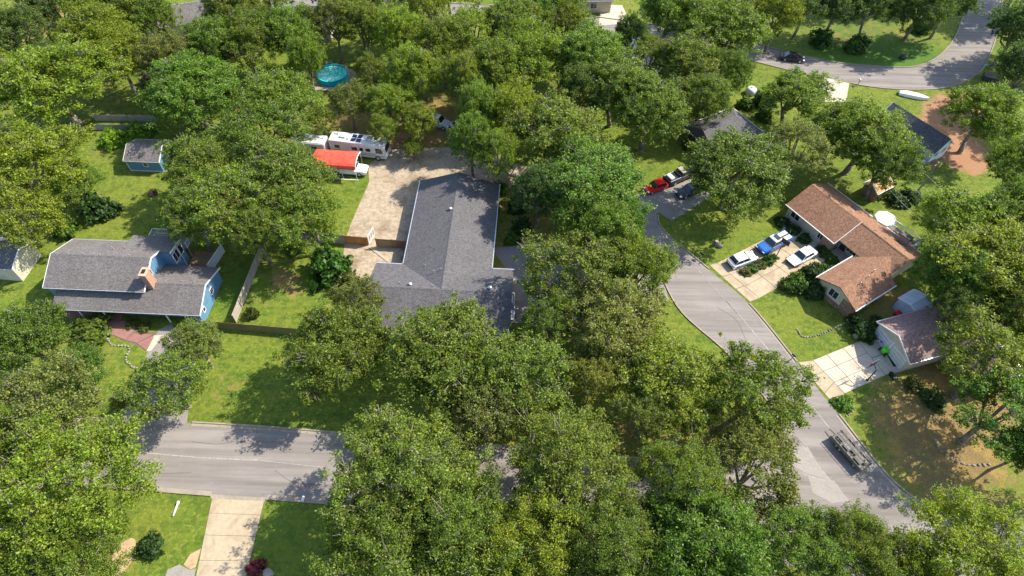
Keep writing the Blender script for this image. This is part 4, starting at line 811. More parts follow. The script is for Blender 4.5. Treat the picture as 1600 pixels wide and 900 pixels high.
# round pool
q = G(521, 123); po = thing('swimming_pool', 'round above-ground pool with turquoise water', 'pool', (q.x, q.y))
rr = 2.75; ring = lambda r_, z: [(r_ * math.cos(a), r_ * math.sin(a), z) for a in np.linspace(0, 6.283, 41)[:-1]]
MB().loft([ring(rr, 0), ring(rr, 1.2), ring(rr + .12, 1.22), ring(rr + .12, 1.28), ring(rr - .12, 1.28), ring(rr - .12, 0.05)], False).build('wall', M['pool_liner'] if 'pool_liner' in M else plain('pool_liner', (.02, .42, .48), .4), po, False)
MB().poly(ring(rr - .13, 1.0)).build('water', M['pool_water'], po)
MB().box((-.6, -rr - .75, .25), (4.4, 1.0, .1)).build('pool_step', M['deck_wood'], po)
po2 = thing('pool_ladder', 'pale ladder hooked over the rim of the round pool', 'ladder', (q.x + 2.55, q.y + .9))
for y in (-.25, .25): MB().path([(.35, y, 0), (.1, y, 1.7), (-.15, y, 1.9), (-.35, y, 1.0)], .04).build('rail', M['white'], po2)
for z in (.4, .8, 1.2): MB().box((.28 - z * .13, 0, z), (.12, .5, .04)).build('rung', M['white'], po2)
struct(sheet('pool_pad', [(q.x + 4.4 * math.cos(a), q.y + 4.0 * math.sin(a)) for a in np.linspace(0, 6.28, 25)[:-1]], .005, M['mulch']))
q = G(515, 104); tag(MB().box((0, 0, .5), (1.4, .9, 1.0)).build('pump_box', M['deck_wood'], None, False, .03), 'small wooden pump box behind the round pool', 'box'); bpy.data.objects['pump_box'].location = (q.x, q.y, 0)
# hot tub, boat, tank, bins, mailboxes
q = G(1427, 256); ht = thing('hot_tub', 'white square hot tub by the pale gray end wall', 'hot tub', (q.x, q.y), R(30)); MB().box((0, 0, .45), (2.0, 2.0, .9)).build('shell', M['brown_wood'], ht); MB().box((0, 0, .97), (2.1, 2.1, .16)).build('cover', M['white'], ht, False, .06)
a, b = G(1410, 148), G(1444, 155); d = (b - a).normalized(); bt = thing('boat', 'white upturned boat lying along the verge of the far street bend', 'boat', ((a.x + b.x) / 2, (a.y + b.y) / 2), math.atan2(d.y, d.x))
MB().loft([[(x, -w_, .12), (x, -w_ * .8, .12 + h_), (x, 0, .2 + h_ * 1.25), (x, w_ * .8, .12 + h_), (x, w_, .12)] for x, w_, h_ in ((-2.6, .55, .35), (-1.5, .75, .5), (.5, .75, .5), (1.8, .5, .42), (2.6, .08, .25))]).build('hull', M['white'], bt); MB().tube((-2.6, 0, .66), (2.5, 0, .56), .04).build('keel', M['dim_white'], bt)
for x in (-1.6, 1.2): MB().box((x, 0, .06), (.12, 1.7, .12)).build('trestle', M['gray_wood'], bt)
q = G(1172, 146); tk = thing('tank', 'white domed tank among shrubs above the hip-roofed house', 'tank', (q.x, q.y)); MB().loft([[(r_ * math.cos(a), r_ * math.sin(a), z) for a in np.linspace(0, 6.283, 17)[:-1]] for r_, z in ((1.0, 0), (1.0, .7), (.9, 1.0), (.6, 1.25), (.05, 1.38))]).build('shell', M['white'], tk, True); MB().tube((0, 0, 1.3), (0, 0, 1.5), .16).build('lid', M['dim_white'], tk)
def bin_(label, p, col, rz): 
    q = G(*p); t_ = thing('wheelie_bin', label, 'bin', (q.x, q.y), rz); MB().hexa([(-.25, -.25, .1), (.25, -.25, .1), (.25, .25, .1), (-.25, .25, .1)], [(-.32, -.3, 1.0), (.32, -.3, 1.0), (.32, .3, 1.0), (-.32, .3, 1.0)]).build('body', col, t_); MB().box((0, 0, 1.04), (.7, .68, .08)).build('lid', col, t_)
    for y in (-.25, .25): MB().tube((-.28, y - .04, .1), (-.28, y + .04, .1), .1, None, 10).build('wheel', M['rubber'], t_)
bin_('dark green wheeled bin at the kerb of the far street', (1243, 113), plain('bin_green', (.03, .12, .08), .5), .3)
def mailbox(label, p, col, rz, grp='mailboxes at the kerb'):
    q = G(*p); t_ = thing('mailbox', label, 'mailbox', (q.x, q.y), rz, grp); MB().box((0, 0, .5), (.1, .1, 1.0)).build('post', M['gray_wood'], t_)
    MB().loft([[(x, -.13, 1.0), (x, .13, 1.0), (x, .13, 1.16), (x, .07, 1.27), (x, -.07, 1.27), (x, -.13, 1.16)] for x in (-.28, .28)]).build('box', M[col], t_)
mailbox('pale mailbox on the far street verge right of the concrete drive', (1340, 133), 'dim_white', R(100)); mailbox('black mailbox at the kerb above the drive of the brown-roofed house', (1094, 404), 'black', R(130)); mailbox('dark mailbox on the verge above the garage house drive', (1236, 562), 'dark_metal', R(130)); mailbox('white mailbox at the kerb right of the bottom driveway', (477, 785), 'white', R(90))
q = G(1527, 121); sg = thing('street_sign', 'green street-name sign blade on a post at the far street bend', 'sign', (q.x, q.y), R(15)); MB().tube((0, 0, 0), (0, 0, 2.6), .04).build('post', M['silver_metal'], sg); MB().box((0, 0, 2.7), (1.0, .04, .24)).build('blade', plain('sign_green', (.05, .45, .32), .5), sg)
q = G(1535, 122); tag(MB().box((0, 0, .45), (2.6, 1.6, .9)).build('utility_box', M['dark_metal'], None, False, .05), 'low dark utility cabinet beside the green street sign', 'cabinet'); bpy.data.objects['utility_box'].location = (q.x + 1, q.y - .6, 0); bpy.data.objects['utility_box'].rotation_euler = (0, 0, R(-25))
# stones, stumps, garden edging
rs = random.Random(5)
def stone_bm(sx, sy, sz):
    g = MB(); ph = [rs.uniform(.75, 1.2) for _ in range(18)]
    secs = []
    for k, (r_, z) in enumerate(((.85, 0), (1, .35), (.85, .75), (.35, 1.0))): secs.append([(sx / 2 * r_ * ph[i] * math.cos(6.283 * i / 7), sy / 2 * r_ * ph[i] * math.sin(6.283 * i / 7), sz * z) for i in range(7)])
    return g.loft(secs)
def edging(label, pts, size, mat, cat='edging', step=.42):
    pl = np.array(smooth(px(*pts), .1)); s = np.r_[0, np.cumsum(np.linalg.norm(np.diff(pl, axis=0), axis=1))]; k = max(3, int(s[-1] / step))
    t_ = thing('stone_edging', label, cat, (pl[0][0], pl[0][1]))
    protos = [stone_bm(size * rs.uniform(.85, 1.2), size * rs.uniform(.6, .9), size * rs.uniform(.4, .6)).mesh('stone') for _ in range(5)]
    for i in range(k + 1):
        d_ = s[-1] * i / k; x, y = np.interp(d_, s, pl[:, 0]) - pl[0][0], np.interp(d_, s, pl[:, 1]) - pl[0][1]
        o = obj('stone', rs.choice(protos), M[mat], t_); o.location = (x + rs.uniform(-.05, .05), y + rs.uniform(-.05, .05), 0); o.rotation_euler = (0, 0, rs.uniform(0, 6.28))
edging('curving line of rough stones along the bed by the red patio', [(163, 520), (170, 532), (176, 540), (198, 541), (202, 547), (197, 560), (202, 570), (214, 576)], .38, 'rock')
edging('hooked line of dark edging stones on the lawn below the brown-roofed wing', [(1322, 505), (1305, 512), (1288, 520), (1265, 527), (1252, 525), (1245, 515)], .32, 'gravel' if 'gravel' in M else 'rock', 'edging', .36)
edging('ring of stones around the small shrub bed at the garage house kerb', [(1326, 620), (1333, 634), (1330, 646), (1322, 650)], .3, 'rock', 'edging', .34)
edging('ragged border of pale rocks in the brown lawn under the right oaks', [(1462, 690), (1470, 705), (1483, 715), (1503, 724), (1515, 727), (1545, 726)], .4, 'rock', 'edging', .6)
def boulder(label, p, s, mat): q = G(*p); o = stone_bm(s * 1.2, s, s * .7).build('boulder', M[mat]); o.location = (q.x, q.y, 0); tag(o, label, 'rock')
boulder('dark boulder alone on the shaded green of the far island', (1411, 92), 1.3, 'dark_metal'); boulder('pale rock beside a stump under the tree above the white hatchback', (1125, 386), .8, 'rock')
q = G(1118, 383); st_ = thing('tree_stump', 'brown tree stump on the lawn near the side street', 'stump', (q.x, q.y)); MB().tube((0, 0, 0), (0, 0, .8), .38, .3, 11).build('trunk', M['bark'], st_); MB().tube((0, 0, .8), (0, 0, .83), .26, .25, 11).build('cut_face', M['pale_wood'], st_)
boulder('white stone by the flowering bush left of the bottom edge lawn', (420, 897), 1.0, 'rock')
q = G(275, 796); pp = thing('pipe', 'white pipe with round cap lying on the lawn by the bottom driveway', 'pipe', (q.x, q.y), R(88)); MB().tube((-.75, 0, .1), (.6, 0, .1), .1, None, 10).build('tube', M['white'], pp, True); MB().tube((.55, 0, .11), (.85, 0, .11), .17, .15, 12).build('cap', M['white'], pp, True)
q = G(1337, 527); tag(stone_bm(.9, .9, .7).build('planter', M['rock']), 'round pale stone planter at the corner of the garage house drive', 'planter'); bpy.data.objects['planter'].location = (q.x, q.y, 0)
for i, (p, lab) in enumerate([((1391, 586), 'dark plant pot nearest the slab edge at the garage house drive'), ((1396, 592), 'dark plant pot at the corner behind the garage house drive')]):
    q = G(*p); t_ = thing('plant_pot', lab, 'pot', (q.x, q.y), 0, 'plant pots by the garage'); MB().tube((0, 0, 0), (0, 0, .45), .22, .3, 12).build('pot', M['black'], t_); MB().tube((0, 0, .4), (0, 0, .43), .24, .24, 12).build('soil', M['joint'], t_)
a, b = G(1372, 524), G(1398, 573); c_ = (a + b) / 2; struct(MB().box((c_.x, c_.y, .03), ((b - a).length, .4, .05), math.atan2((b - a).y, (b - a).x)).build('drain_grate', M['black']))
q = G(1401, 492); rc = thing('wagon', 'small red wagon in the shade behind the garage house', 'wagon', (q.x, q.y), .5); MB().box((0, 0, .45), (1.1, .6, .3)).build('tub', M['car_red'], rc)
for x in (-.35, .35):
    for y in (-.3, .3): wheel(rc, x, y, .16, .08)

# ================================================================ trees
def tree_proto(seed, kind):
    """unit tree: crown radius 1, height 1 in its own axes (scaled per tree); returns trunk mesh and crown mesh"""
    r = np.random.default_rng(seed); H, RAD = 13.0, 6.0
    n_l = {'fine': 26, 'oak': 26, 'open': 20, 'dense': 30, 'small': 12}[kind]
    lobes = []
    for i in range(n_l):
        az = i * 2.39996 + r.normal(0, .25); s = (i + .5) / n_l
        el = math.asin(min(1, max(-.3, 1.0 - 1.12 * s + r.normal(0, .06))))
        ex = r.uniform(.70, 1.10) * (1 + .13 * math.sin(2 * az + seed) + .10 * math.sin(3 * az + 2 * seed))
        c_ = np.array([RAD * .74 * ex * math.cos(el) * math.cos(az), RAD * .74 * ex * math.cos(el) * math.sin(az), H * .60 + H * .29 * ex * math.sin(el)])
        lobes.append((c_, RAD * r.choice([.19, .25, .31, .36])))
    if kind != 'open':
        for i in range(3): lobes.append((np.array([r.normal(0, RAD * .3), r.normal(0, RAD * .3), H * r.uniform(.62, .8)]), RAD * .3))
    tb = MB(); limb_pts = []
    top = np.array([r.normal(0, .5), r.normal(0, .5), H * .34])
    mid = top * .5 + np.array([r.normal(0, .15), r.normal(0, .15), 0])
    tb.path([(0, 0, -.15), (0, 0, .35), tuple(mid), tuple(top)], [.52, .40, .33, .29], 8)
    main = []
    k_ = 6
    for i in range(k_):
        az = 6.283 * i / k_ + r.normal(0, .25); e = np.array([RAD * .38 * math.cos(az), RAD * .38 * math.sin(az), H * r.uniform(.55, .66)]); m_ = (top + e) / 2 + np.array([0, 0, -.35]) + r.normal(0, .25, 3)
        tb.path([tuple(top), tuple(m_), tuple(e)], [.22, .17, .12], 6); main.append(e); limb_pts += [m_, e]
    main.append(np.array([r.normal(0, .4), r.normal(0, .4), H * .70])); tb.path([tuple(top), tuple(main[-1])], [.25, .12], 6)
    twig = []
    for c_, lr in lobes:
        b = min(main, key=lambda q: np.linalg.norm(q - c_)); m_ = (b + c_) / 2 + r.normal(0, .3, 3)
        tb.path([tuple(b), tuple(m_), tuple(c_)], [.105, .08, .05], 5)
        for j in range(5):
            d = r.normal(0, 1, 3); d[2] = abs(d[2]) * .8; d += (c_ - np.array([0, 0, H * .5])) * .25; d /= np.linalg.norm(d)
            m2 = c_ + d * lr * .5 + r.normal(0, .12, 3); tb.path([tuple(c_), tuple(m2), tuple(c_ + d * lr * 1.08)], [.05, .04, .02], 4)
    P_, N_, S_ = [], [], []
    n_b, n_s = {'fine': (165, 250), 'oak': (165, 250), 'open': (130, 140), 'dense': (220, 420)}[kind]; n_leaf = 70 if kind == 'fine' else 44
    tufts = []
    for c_, lr in lobes:
        out = (c_ - np.array([0, 0, H * .5])); out /= np.linalg.norm(out)
        for j in range(int(n_b * (lr / RAD) ** 2) + 7):
            d = r.normal(0, 1, 3) + out * .5 + np.array([0, 0, .25]); d /= np.linalg.norm(d)
            tufts.append((c_ + d * lr * (r.uniform(.45, 1.0) if r.random() < .8 else r.uniform(1.0, 1.4)), d))
    ph = r.uniform(0, 6.28, 6)
    for j in range(n_s):                                   # sprays that fill the crown between the main clumps, with an uneven outline
        z = r.uniform(-.28, 1.0); az = r.uniform(0, 6.283); q_ = math.sqrt(max(0, 1 - z * z)); d = np.array([q_ * math.cos(az), q_ * math.sin(az), z])
        f_ = .90 + .10 * math.sin(3 * az + ph[0] + 2 * z) + .09 * math.sin(5 * az + ph[1] - 3 * z) + .07 * math.sin(8 * az + ph[2] + 5 * z) + r.normal(0, .06)
        f_ *= r.uniform(.62, 1.0) ** .5
        if math.sin(4 * az + ph[3] + 3 * math.sin(3 * z + ph[4])) + math.sin(6 * z + ph[5]) < -.75: continue      # gaps
        tufts.append((np.array([d[0] * RAD * f_, d[1] * RAD * f_, H * .60 + d[2] * H * .36 * f_]), d))
    for t_, d in tufts:
        tr = r.uniform(.20, .48); p = t_ + r.normal(0, 1, (n_leaf, 3)) * np.array([tr, tr, tr * .7]) * .72
        nn = d * .25 + np.array([0, 0, .6]) + r.normal(0, .6, (n_leaf, 3)); nn /= np.linalg.norm(nn, axis=1)[:, None]
        P_.append(p); N_.append(nn); S_.append(r.uniform(.045, .105, n_leaf) if kind == 'fine' else r.uniform(.06, .14, n_leaf))
    P_, N_, S_ = np.concatenate(P_), np.concatenate(N_), np.concatenate(S_)
    n = len(P_); q = r.normal(0, 1, (n, 3)); T = np.cross(N_, q); T /= np.linalg.norm(T, axis=1)[:, None]; B = np.cross(N_, T)
    a = S_[:, None]; L_ = T * a * 1.25; Wd = B * a * .72; dip = N_ * a * .18
    V = np.stack([P_ - L_ - dip, P_ - Wd + dip, P_ + L_ - dip, P_ + Wd + dip], 1).reshape(-1, 3)
    F = np.arange(4 * n).reshape(n, 4)
    me = grid_mesh('crown', V, F); me.materials.append(M['leaf'])
    tm = tb.mesh('trunk', True); tm.materials.append(M['bark'])
    return tm, me
PROTO = {k: [tree_proto(s, k) for s in seeds] for k, seeds in {'oak': range(10, 19), 'open': range(30, 34), 'dense': range(50, 53), 'fine': range(70, 75)}.items()}
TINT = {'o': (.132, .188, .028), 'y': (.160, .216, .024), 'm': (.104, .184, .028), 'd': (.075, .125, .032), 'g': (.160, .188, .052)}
KINDW = {'o': 'oak_tree', 'y': 'oak_tree', 'm': 'maple_tree', 'd': 'oak_tree', 'g': 'oak_tree'}
tr_rng = random.Random(11)
def tree(cx, cy, rpx, ht, kind, label, shape=None, base=None, group='oaks and other trees between the houses'):
    zc = ht * .62; q = G(cx, cy, zc); k = FPX / depth(q); rad = rpx / k
    t_ = thing(KINDW[kind], label, 'tree', (q.x, q.y), 0, group)
    sh = shape or ('dense' if kind == 'm' else 'open' if tr_rng.random() < (.6 if kind == 'g' else .15 if cy < 640 else 0) else 'fine' if cy > 640 else 'oak')
    tm, cm = tr_rng.choice(PROTO[sh]); s = rad / 6.0 * 1.08; e = ht / 13.0; rz = tr_rng.uniform(0, 6.283); j = lambda: tr_rng.uniform(.84, 1.18)
    for nm, me_, mat in (('trunk', tm, 'bark'), ('crown', cm, 'leaf')):
        o = obj(nm, me_, None, t_); o.scale = (s, s, e); o.rotation_euler = (0, 0, rz)
        if nm == 'crown':
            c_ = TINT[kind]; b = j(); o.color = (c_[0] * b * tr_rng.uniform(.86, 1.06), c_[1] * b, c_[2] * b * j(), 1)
    if base:                                               # a leaning tree: its foot stands where the trunk meets the ground
        f = G(*base); d = q - f; t_.location = (f.x, f.y, 0); k_ = d.length / zc; t_.rotation_mode = 'QUATERNION'; t_.rotation_quaternion = d.to_track_quat('Z', 'Y'); t_.scale = (1, 1, k_)
    return t_
for row in [
 # lower left
 (95, 765, 118, 14, 'y', 'broad yellow-green oak hiding the left end of the street'), (25, 700, 55, 12, 'y', 'yellow-green oak cut by the left edge above the street end'), (75, 640, 85, 13, 'g', 'grayish loose-leaved oak on the left edge below the blue house front lawn'),
 (36, 530, 60, 11, 'o', 'full green oak at the left edge just below the blue house porch'), (118, 580, 42, 7, 'm', 'small dark-green tree at the left side of the blue house front lawn'), (130, 862, 72, 10, 'o', 'green oak in the bottom left corner lawn beside the mulch oval'), (40, 890, 55, 9, 'o', 'low oak in the extreme bottom left corner by the gray roof edge'),
 (265, 600, 62, 9, 'o', 'round oak overhanging the blue house driveway at the street'), (308, 540, 42, 8, 'g', 'lighter sparse tree between the blue house driveway and the mossy fence'),
 # upper left
 (45, 255, 80, 13, 'y', 'sunlit yellow-green oak on the left edge above the cream outbuilding'), (35, 335, 62, 11, 'y', 'oak with a thick leaning trunk just above the cream outbuilding', None, (52, 388)), (112, 285, 42, 7, 'o', 'low leafy tree in the middle of the blue house back yard'),
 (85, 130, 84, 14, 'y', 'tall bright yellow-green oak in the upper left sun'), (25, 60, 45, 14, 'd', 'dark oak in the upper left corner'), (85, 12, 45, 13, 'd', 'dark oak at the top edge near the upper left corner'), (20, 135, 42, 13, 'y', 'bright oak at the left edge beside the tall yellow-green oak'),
 (150, 55, 55, 14, 'y', 'light green oak in front of the white-gabled house at the top left'), (180, 85, 45, 13, 'y', 'oak with a bare dark trunk standing at the gray back fence of the blue house'), (236, 88, 36, 11, 'g', 'gray-green loose oak right of the white gable at the top left'), (215, 18, 38, 12, 'o', 'oak at the top edge left end of the white-gabled house'), (242, 30, 36, 12, 'o', 'oak right in front of the white-gabled house at the top edge'),
 (300, 142, 68, 12, 'm', 'large fresh-green maple above the blue garden shed'), (312, 266, 56, 11, 'o', 'olive oak overhanging the right end of the blue garden shed'), (400, 212, 68, 13, 'o', 'olive oak between the big maple and the white camper trailer'), (440, 285, 72, 13, 'o', 'olive oak spreading left of the red carport'), (350, 318, 74, 13, 'o', 'olive oak directly behind the blue house sunroom'),
 (478, 342, 56, 12, 'o', 'oak whose crown reaches the orange cedar fence from the left'), (300, 338, 45, 11, 'o', 'smaller oak above the raised white-railed deck'), (402, 362, 42, 11, 'o', 'oak with a pale trunk at the corner of the pale board fence'), (440, 160, 56, 13, 'o', 'oak right of the big maple, left of the round pool'),
 # top middle
 (392, 68, 54, 13, 'o', 'oak above the big maple in the dense canopy at the top'), (332, 72, 44, 13, 'o', 'oak just right of the gray-green loose oak near the top'), (270, 95, 36, 12, 'g', 'gray-leaved oak filling the gap left of the big maple'), (455, 52, 46, 13, 'o', 'oak over the left part of the gray-roofed house behind the pool'), (362, 22, 40, 13, 'o', 'oak on the top edge above the pool-side oaks, left part'),
 (522, 36, 36, 13, 'g', 'thin oak in front of the gray-roofed house behind the pool'), (568, 40, 40, 12, 'o', 'oak at the right end of the gray-roofed house behind the pool'), (582, 112, 26, 9, 'o', 'slim-trunked oak immediately right of the round pool', 'open'), (478, 95, 26, 13, 'o', 'thin oak with its trunk left of the round pool'), (622, 52, 44, 13, 'y', 'yellowish oak in the top canopy above the pool-side trees'), (648, 115, 42, 12, 'y', 'yellowish oak two crowns right of the round pool'),
 (610, 160, 38, 9, 'y', 'lower yellow-green oak between the pool and the parked white off-roader'), (692, 72, 48, 13, 'o', 'oak with a slim dark trunk in the top middle of the canopy'), (742, 52, 48, 13, 'y', 'yellow-tinged oak below the pale street stretch at the top'), (800, 42, 46, 13, 'o', 'oak on the top canopy right of the pale street stretch'), (832, 92, 54, 13, 'y', 'large yellow-green oak in the upper centre'), (778, 112, 50, 13, 'y', 'yellow-green oak left of the large upper-centre oak'),
 (850, 10, 36, 12, 'm', 'fresh-green tree on the top edge near the centre'), (795, 170, 42, 11, 'y', 'oak above the stained yard with its shade on the central roof'), (655, 190, 28, 8, 'y', 'small yellow-green tree left of the white off-roader'), (752, 168, 36, 12, 'o', 'oak directly above the parked white pickup'), (722, 128, 30, 13, 'o', 'slim oak over the brown ground above the white off-roader'), (738, 226, 36, 12, 'o', 'slender oak at the back gable of the central house'), (778, 246, 36, 12, 'o', 'leafy oak right beside the back gable of the central house'), (645, 232, 16, 4, 'y', 'sapling between the motorhome and the white pickup'),
 (920, 88, 54, 13, 'm', 'green tree left of the white-roofed house near the top'), (885, 42, 38, 13, 'o', 'oak near the top edge left of the sunlit pale street gap'), (1020, 88, 30, 11, 'o', 'slim oak partly hiding the white-roofed house', 'open'), (985, 58, 26, 12, 'd', 'dark slim oak between the pale street gap and the white-roofed house'), (1045, 14, 44, 13, 'm', 'fresh-green tree on the top edge right of the pale street gap'), (1122, 42, 66, 14, 'y', 'large bright green tree along the far street at the top'), (1078, 100, 54, 12, 'o', 'dense oak right of the white-roofed house'), (962, 135, 54, 13, 'o', 'oak below the white-roofed house, left side'), (1015, 172, 58, 13, 'o', 'broad oak between the white-roofed house and the grass slope'),
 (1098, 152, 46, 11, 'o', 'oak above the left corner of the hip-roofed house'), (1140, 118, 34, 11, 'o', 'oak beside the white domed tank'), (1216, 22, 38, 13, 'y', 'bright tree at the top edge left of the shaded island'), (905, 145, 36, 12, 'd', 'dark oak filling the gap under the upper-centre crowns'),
 # centre
 (870, 215, 76, 13, 'o', 'large oak right of the central house back gable'), (925, 290, 80, 13, 'm', 'saturated green maple in the centre, left of the red hatchback'), (842, 300, 44, 11, 'd', 'dark oak in the shade between the central house and the green maple'), (965, 345, 40, 11, 'm', 'green tree at the dead end of the side street'), (905, 430, 84, 12, 'o', 'full oak right of the central house garage end'), (992, 424, 60, 12, 'o', 'oak overhanging the top of the side street'), (945, 362, 50, 12, 'o', 'oak between the green maple and the side street'),
 (962, 512, 76, 12, 'g', 'loose gray-green oak on the lawn left of the side street'), (862, 505, 46, 10, 'o', 'oak at the silver car beside the central house'), (695, 562, 96, 12, 'o', 'big oak covering the front roof of the central house, left half'), (805, 588, 84, 12, 'o', 'big oak covering the front of the central house, right half'), (760, 640, 70, 11, 'g', 'open oak at the street in front of the central house'), (528, 545, 74, 11, 'o', 'oak at the front left corner of the central house'), (558, 472, 40, 9, 'g', 'oak leaning over the left roof edge of the central house'),
 (1045, 595, 78, 11, 'y', 'yellow-green open oak near the street corner'), (1182, 612, 78, 12, 'o', 'wide oak with a leaning trunk hanging over the side street', 'open', (1112, 678)), (1010, 645, 46, 10, 'g', 'thin oak over the brown leaf litter near the street corner'), (925, 590, 42, 10, 'g', 'thin gray-green oak between the big front oaks and the yellow-green open oak'), (1150, 668, 46, 9, 'g', 'low open oak just inside the street corner'),
 # foreground row
 (632, 752, 112, 15, 'o', 'largest foreground oak reaching over the street left of centre'), (598, 868, 98, 14, 'o', 'foreground oak beside the shaded lawn of the bottom driveway'), (722, 858, 100, 14, 'o', 'foreground oak at the bottom edge left of centre'), (885, 735, 94, 14, 'o', 'foreground oak over the middle of the street'), (822, 862, 88, 14, 'y', 'yellow-tinged oak at the bottom edge in the centre'), (945, 860, 88, 14, 'o', 'oak at the bottom edge right of the yellow-tinged one'), (1062, 765, 76, 13, 'o', 'oak over the right part of the street'), (1172, 738, 74, 12, 'g', 'sparse oak over the road junction showing pale asphalt through it'), (1105, 855, 92, 14, 'm', 'bright green dense tree at the bottom right of centre'), (1245, 856, 72, 12, 'o', 'oak below the road junction'), (1340, 862, 66, 12, 'o', 'ragged oak reaching into the road left of the bottom right corner'), (1505, 872, 96, 13, 'y', 'fine-leaved light green tree in the bottom right corner'), (1425, 905, 45, 11, 'y', 'light green tree on the bottom edge left of the corner tree'),
 # right side
 (1152, 268, 80, 12, 'o', 'large oak shading the parked cars by the grass slope'), (1242, 232, 50, 11, 'g', 'olive oak above the left end of the brown roof'), (1242, 150, 50, 10, 'o', 'oak in front of the far concrete drive'), (1352, 214, 66, 12, 'y', 'large yellow-green oak above the tan shed'), (1310, 205, 42, 11, 'o', 'oak between the far concrete drive and the brown roof'), (1385, 258, 46, 11, 'o', 'dark-centred oak just above the tan shed'), (1540, 182, 54, 12, 'y', 'oak with a tall bare trunk on the red earth'), (1592, 262, 42, 12, 'o', 'oak on the right edge above the big right-hand crowns'),
 (1505, 345, 62, 10, 'y', 'sunny oak right of the overhead wires'), (1492, 432, 52, 11, 'm', 'green oak right of the brown-roofed house chimney'), (1552, 420, 80, 13, 'y', 'massive oak at the right edge level with the brown-roofed wing'), (1588, 332, 50, 12, 'o', 'oak at the right edge above the massive oak'), (1490, 485, 34, 10, 'd', 'dark tree behind the gray-blue metal shed'), (1548, 572, 80, 12, 'y', 'bright oak hanging over the mauve roof', 'open'), (1562, 645, 74, 12, 'm', 'deep-green oak on the right edge over the brown lawn', 'open'), (1590, 492, 48, 11, 'o', 'oak at the right edge above the mauve-roofed house'), (1600, 700, 34, 10, 'm', 'dark-green tree at the right edge below the deep-green oak'),
 # shaded wood at the top right
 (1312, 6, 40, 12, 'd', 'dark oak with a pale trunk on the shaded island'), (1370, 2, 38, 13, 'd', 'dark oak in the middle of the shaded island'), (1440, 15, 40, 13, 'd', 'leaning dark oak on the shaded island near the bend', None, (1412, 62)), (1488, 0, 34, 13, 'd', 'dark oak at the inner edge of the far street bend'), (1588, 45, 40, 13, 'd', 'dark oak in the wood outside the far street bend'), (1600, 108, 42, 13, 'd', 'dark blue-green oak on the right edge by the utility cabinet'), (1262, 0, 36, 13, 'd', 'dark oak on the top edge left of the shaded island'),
 # along the top edge
 (415, -8, 40, 13, 'o', 'oak on the top edge above the canopy left of the pool', 'open'), (160, -4, 42, 13, 'o', 'oak on the top edge left of the white gable'), (612, 6, 34, 13, 'o', 'thin oak on the top edge over the pale street, left', 'open'), (665, 12, 36, 13, 'y', 'thin oak on the top edge over the pale street, middle', 'open'), (510, -18, 38, 13, 'o', 'oak beyond the pale street at the top edge, left'), (890, -12, 36, 13, 'o', 'oak on the top edge just left of the sunlit street gap'), (1085, -14, 42, 13, 'y', 'bright oak on the top edge above the dense oak'), (1165, -18, 42, 13, 'y', 'bright oak on the top edge above the far street end', 'open'), (700, -22, 40, 13, 'o', 'oak beyond the pale street at the top edge, middle'),
 (545, 160, 30, 9, 'g', 'thin gray-green oak in front of the round pool', 'open'), (500, 190, 22, 7, 'o', 'small oak above the white camper trailer', 'open'), (600, 205, 24, 7, 'y', 'small yellow-green oak at the nose of the motorhome', 'open'), (560, 15, 36, 12, 'o', 'oak over the pale street behind the pool house', 'open')]:
    tree(*row)
# trees just outside the right and top edges, whose shade falls into the picture
for row in [(1680, 30, 60, 15, 'd', 'dark oak just outside the right edge at the top'), (1660, -60, 55, 15, 'd', 'dark oak outside the top right corner'), (1610, -40, 45, 15, 'd', 'dark oak above the far street bend outside the frame'), (1690, 140, 60, 14, 'd', 'oak outside the right edge by the bend'), (1700, 740, 65, 12, 'g', 'oak outside the right edge at the street end'), (1670, 420, 70, 13, 'o', 'oak outside the right edge by the massive oak'), (1480, -60, 40, 14, 'd', 'oak beyond the top edge above the island'), (1400, -60, 45, 14, 'd', 'oak beyond the top edge over the shaded island'), (1330, -60, 45, 14, 'd', 'oak beyond the top edge left of the island')]:
    tree(*row)

# ---- shrubs, hedges and beds
def shrub_proto(seed, n_t=90):
    r = np.random.default_rng(seed); P_, N_ = [], []
    for j in range(n_t):
        d = r.normal(0, 1, 3); d[2] = abs(d[2]); d /= np.linalg.norm(d); c_ = d * np.array([1, 1, 1.0]) * r.uniform(.55, 1.0) * (1 + .2 * math.sin(3 * math.atan2(d[1], d[0]) + seed)); p = c_ + r.normal(0, .10, (26, 3)); p[:, 2] = np.abs(p[:, 2])
        nn = d * .7 + np.array([0, 0, .4]) + r.normal(0, .5, (26, 3)); P_.append(p); N_.append(nn / np.linalg.norm(nn, axis=1)[:, None])
    P_, N_ = np.concatenate(P_), np.concatenate(N_); n = len(P_); a = r.uniform(.05, .11, n)[:, None]; T = np.cross(N_, r.normal(0, 1, (n, 3))); T /= np.linalg.norm(T, axis=1)[:, None]; B = np.cross(N_, T)
    V = np.stack([P_ - T * a * 1.2, P_ - B * a * .8, P_ + T * a * 1.2, P_ + B * a * .8], 1).reshape(-1, 3); me_ = grid_mesh('foliage', V, np.arange(4 * n).reshape(n, 4)); me_.materials.append(M['leaf'])
    sb = MB()
    for j in range(6): t = 6.283 * j / 6; sb.tube((0, 0, 0), (.55 * math.cos(t), .55 * math.sin(t), .6), .035, .015, 5)
    sm = sb.mesh('stem'); sm.materials.append(M['bark']); return sm, me_
SP = [shrub_proto(s) for s in (1, 2, 3, 4)]
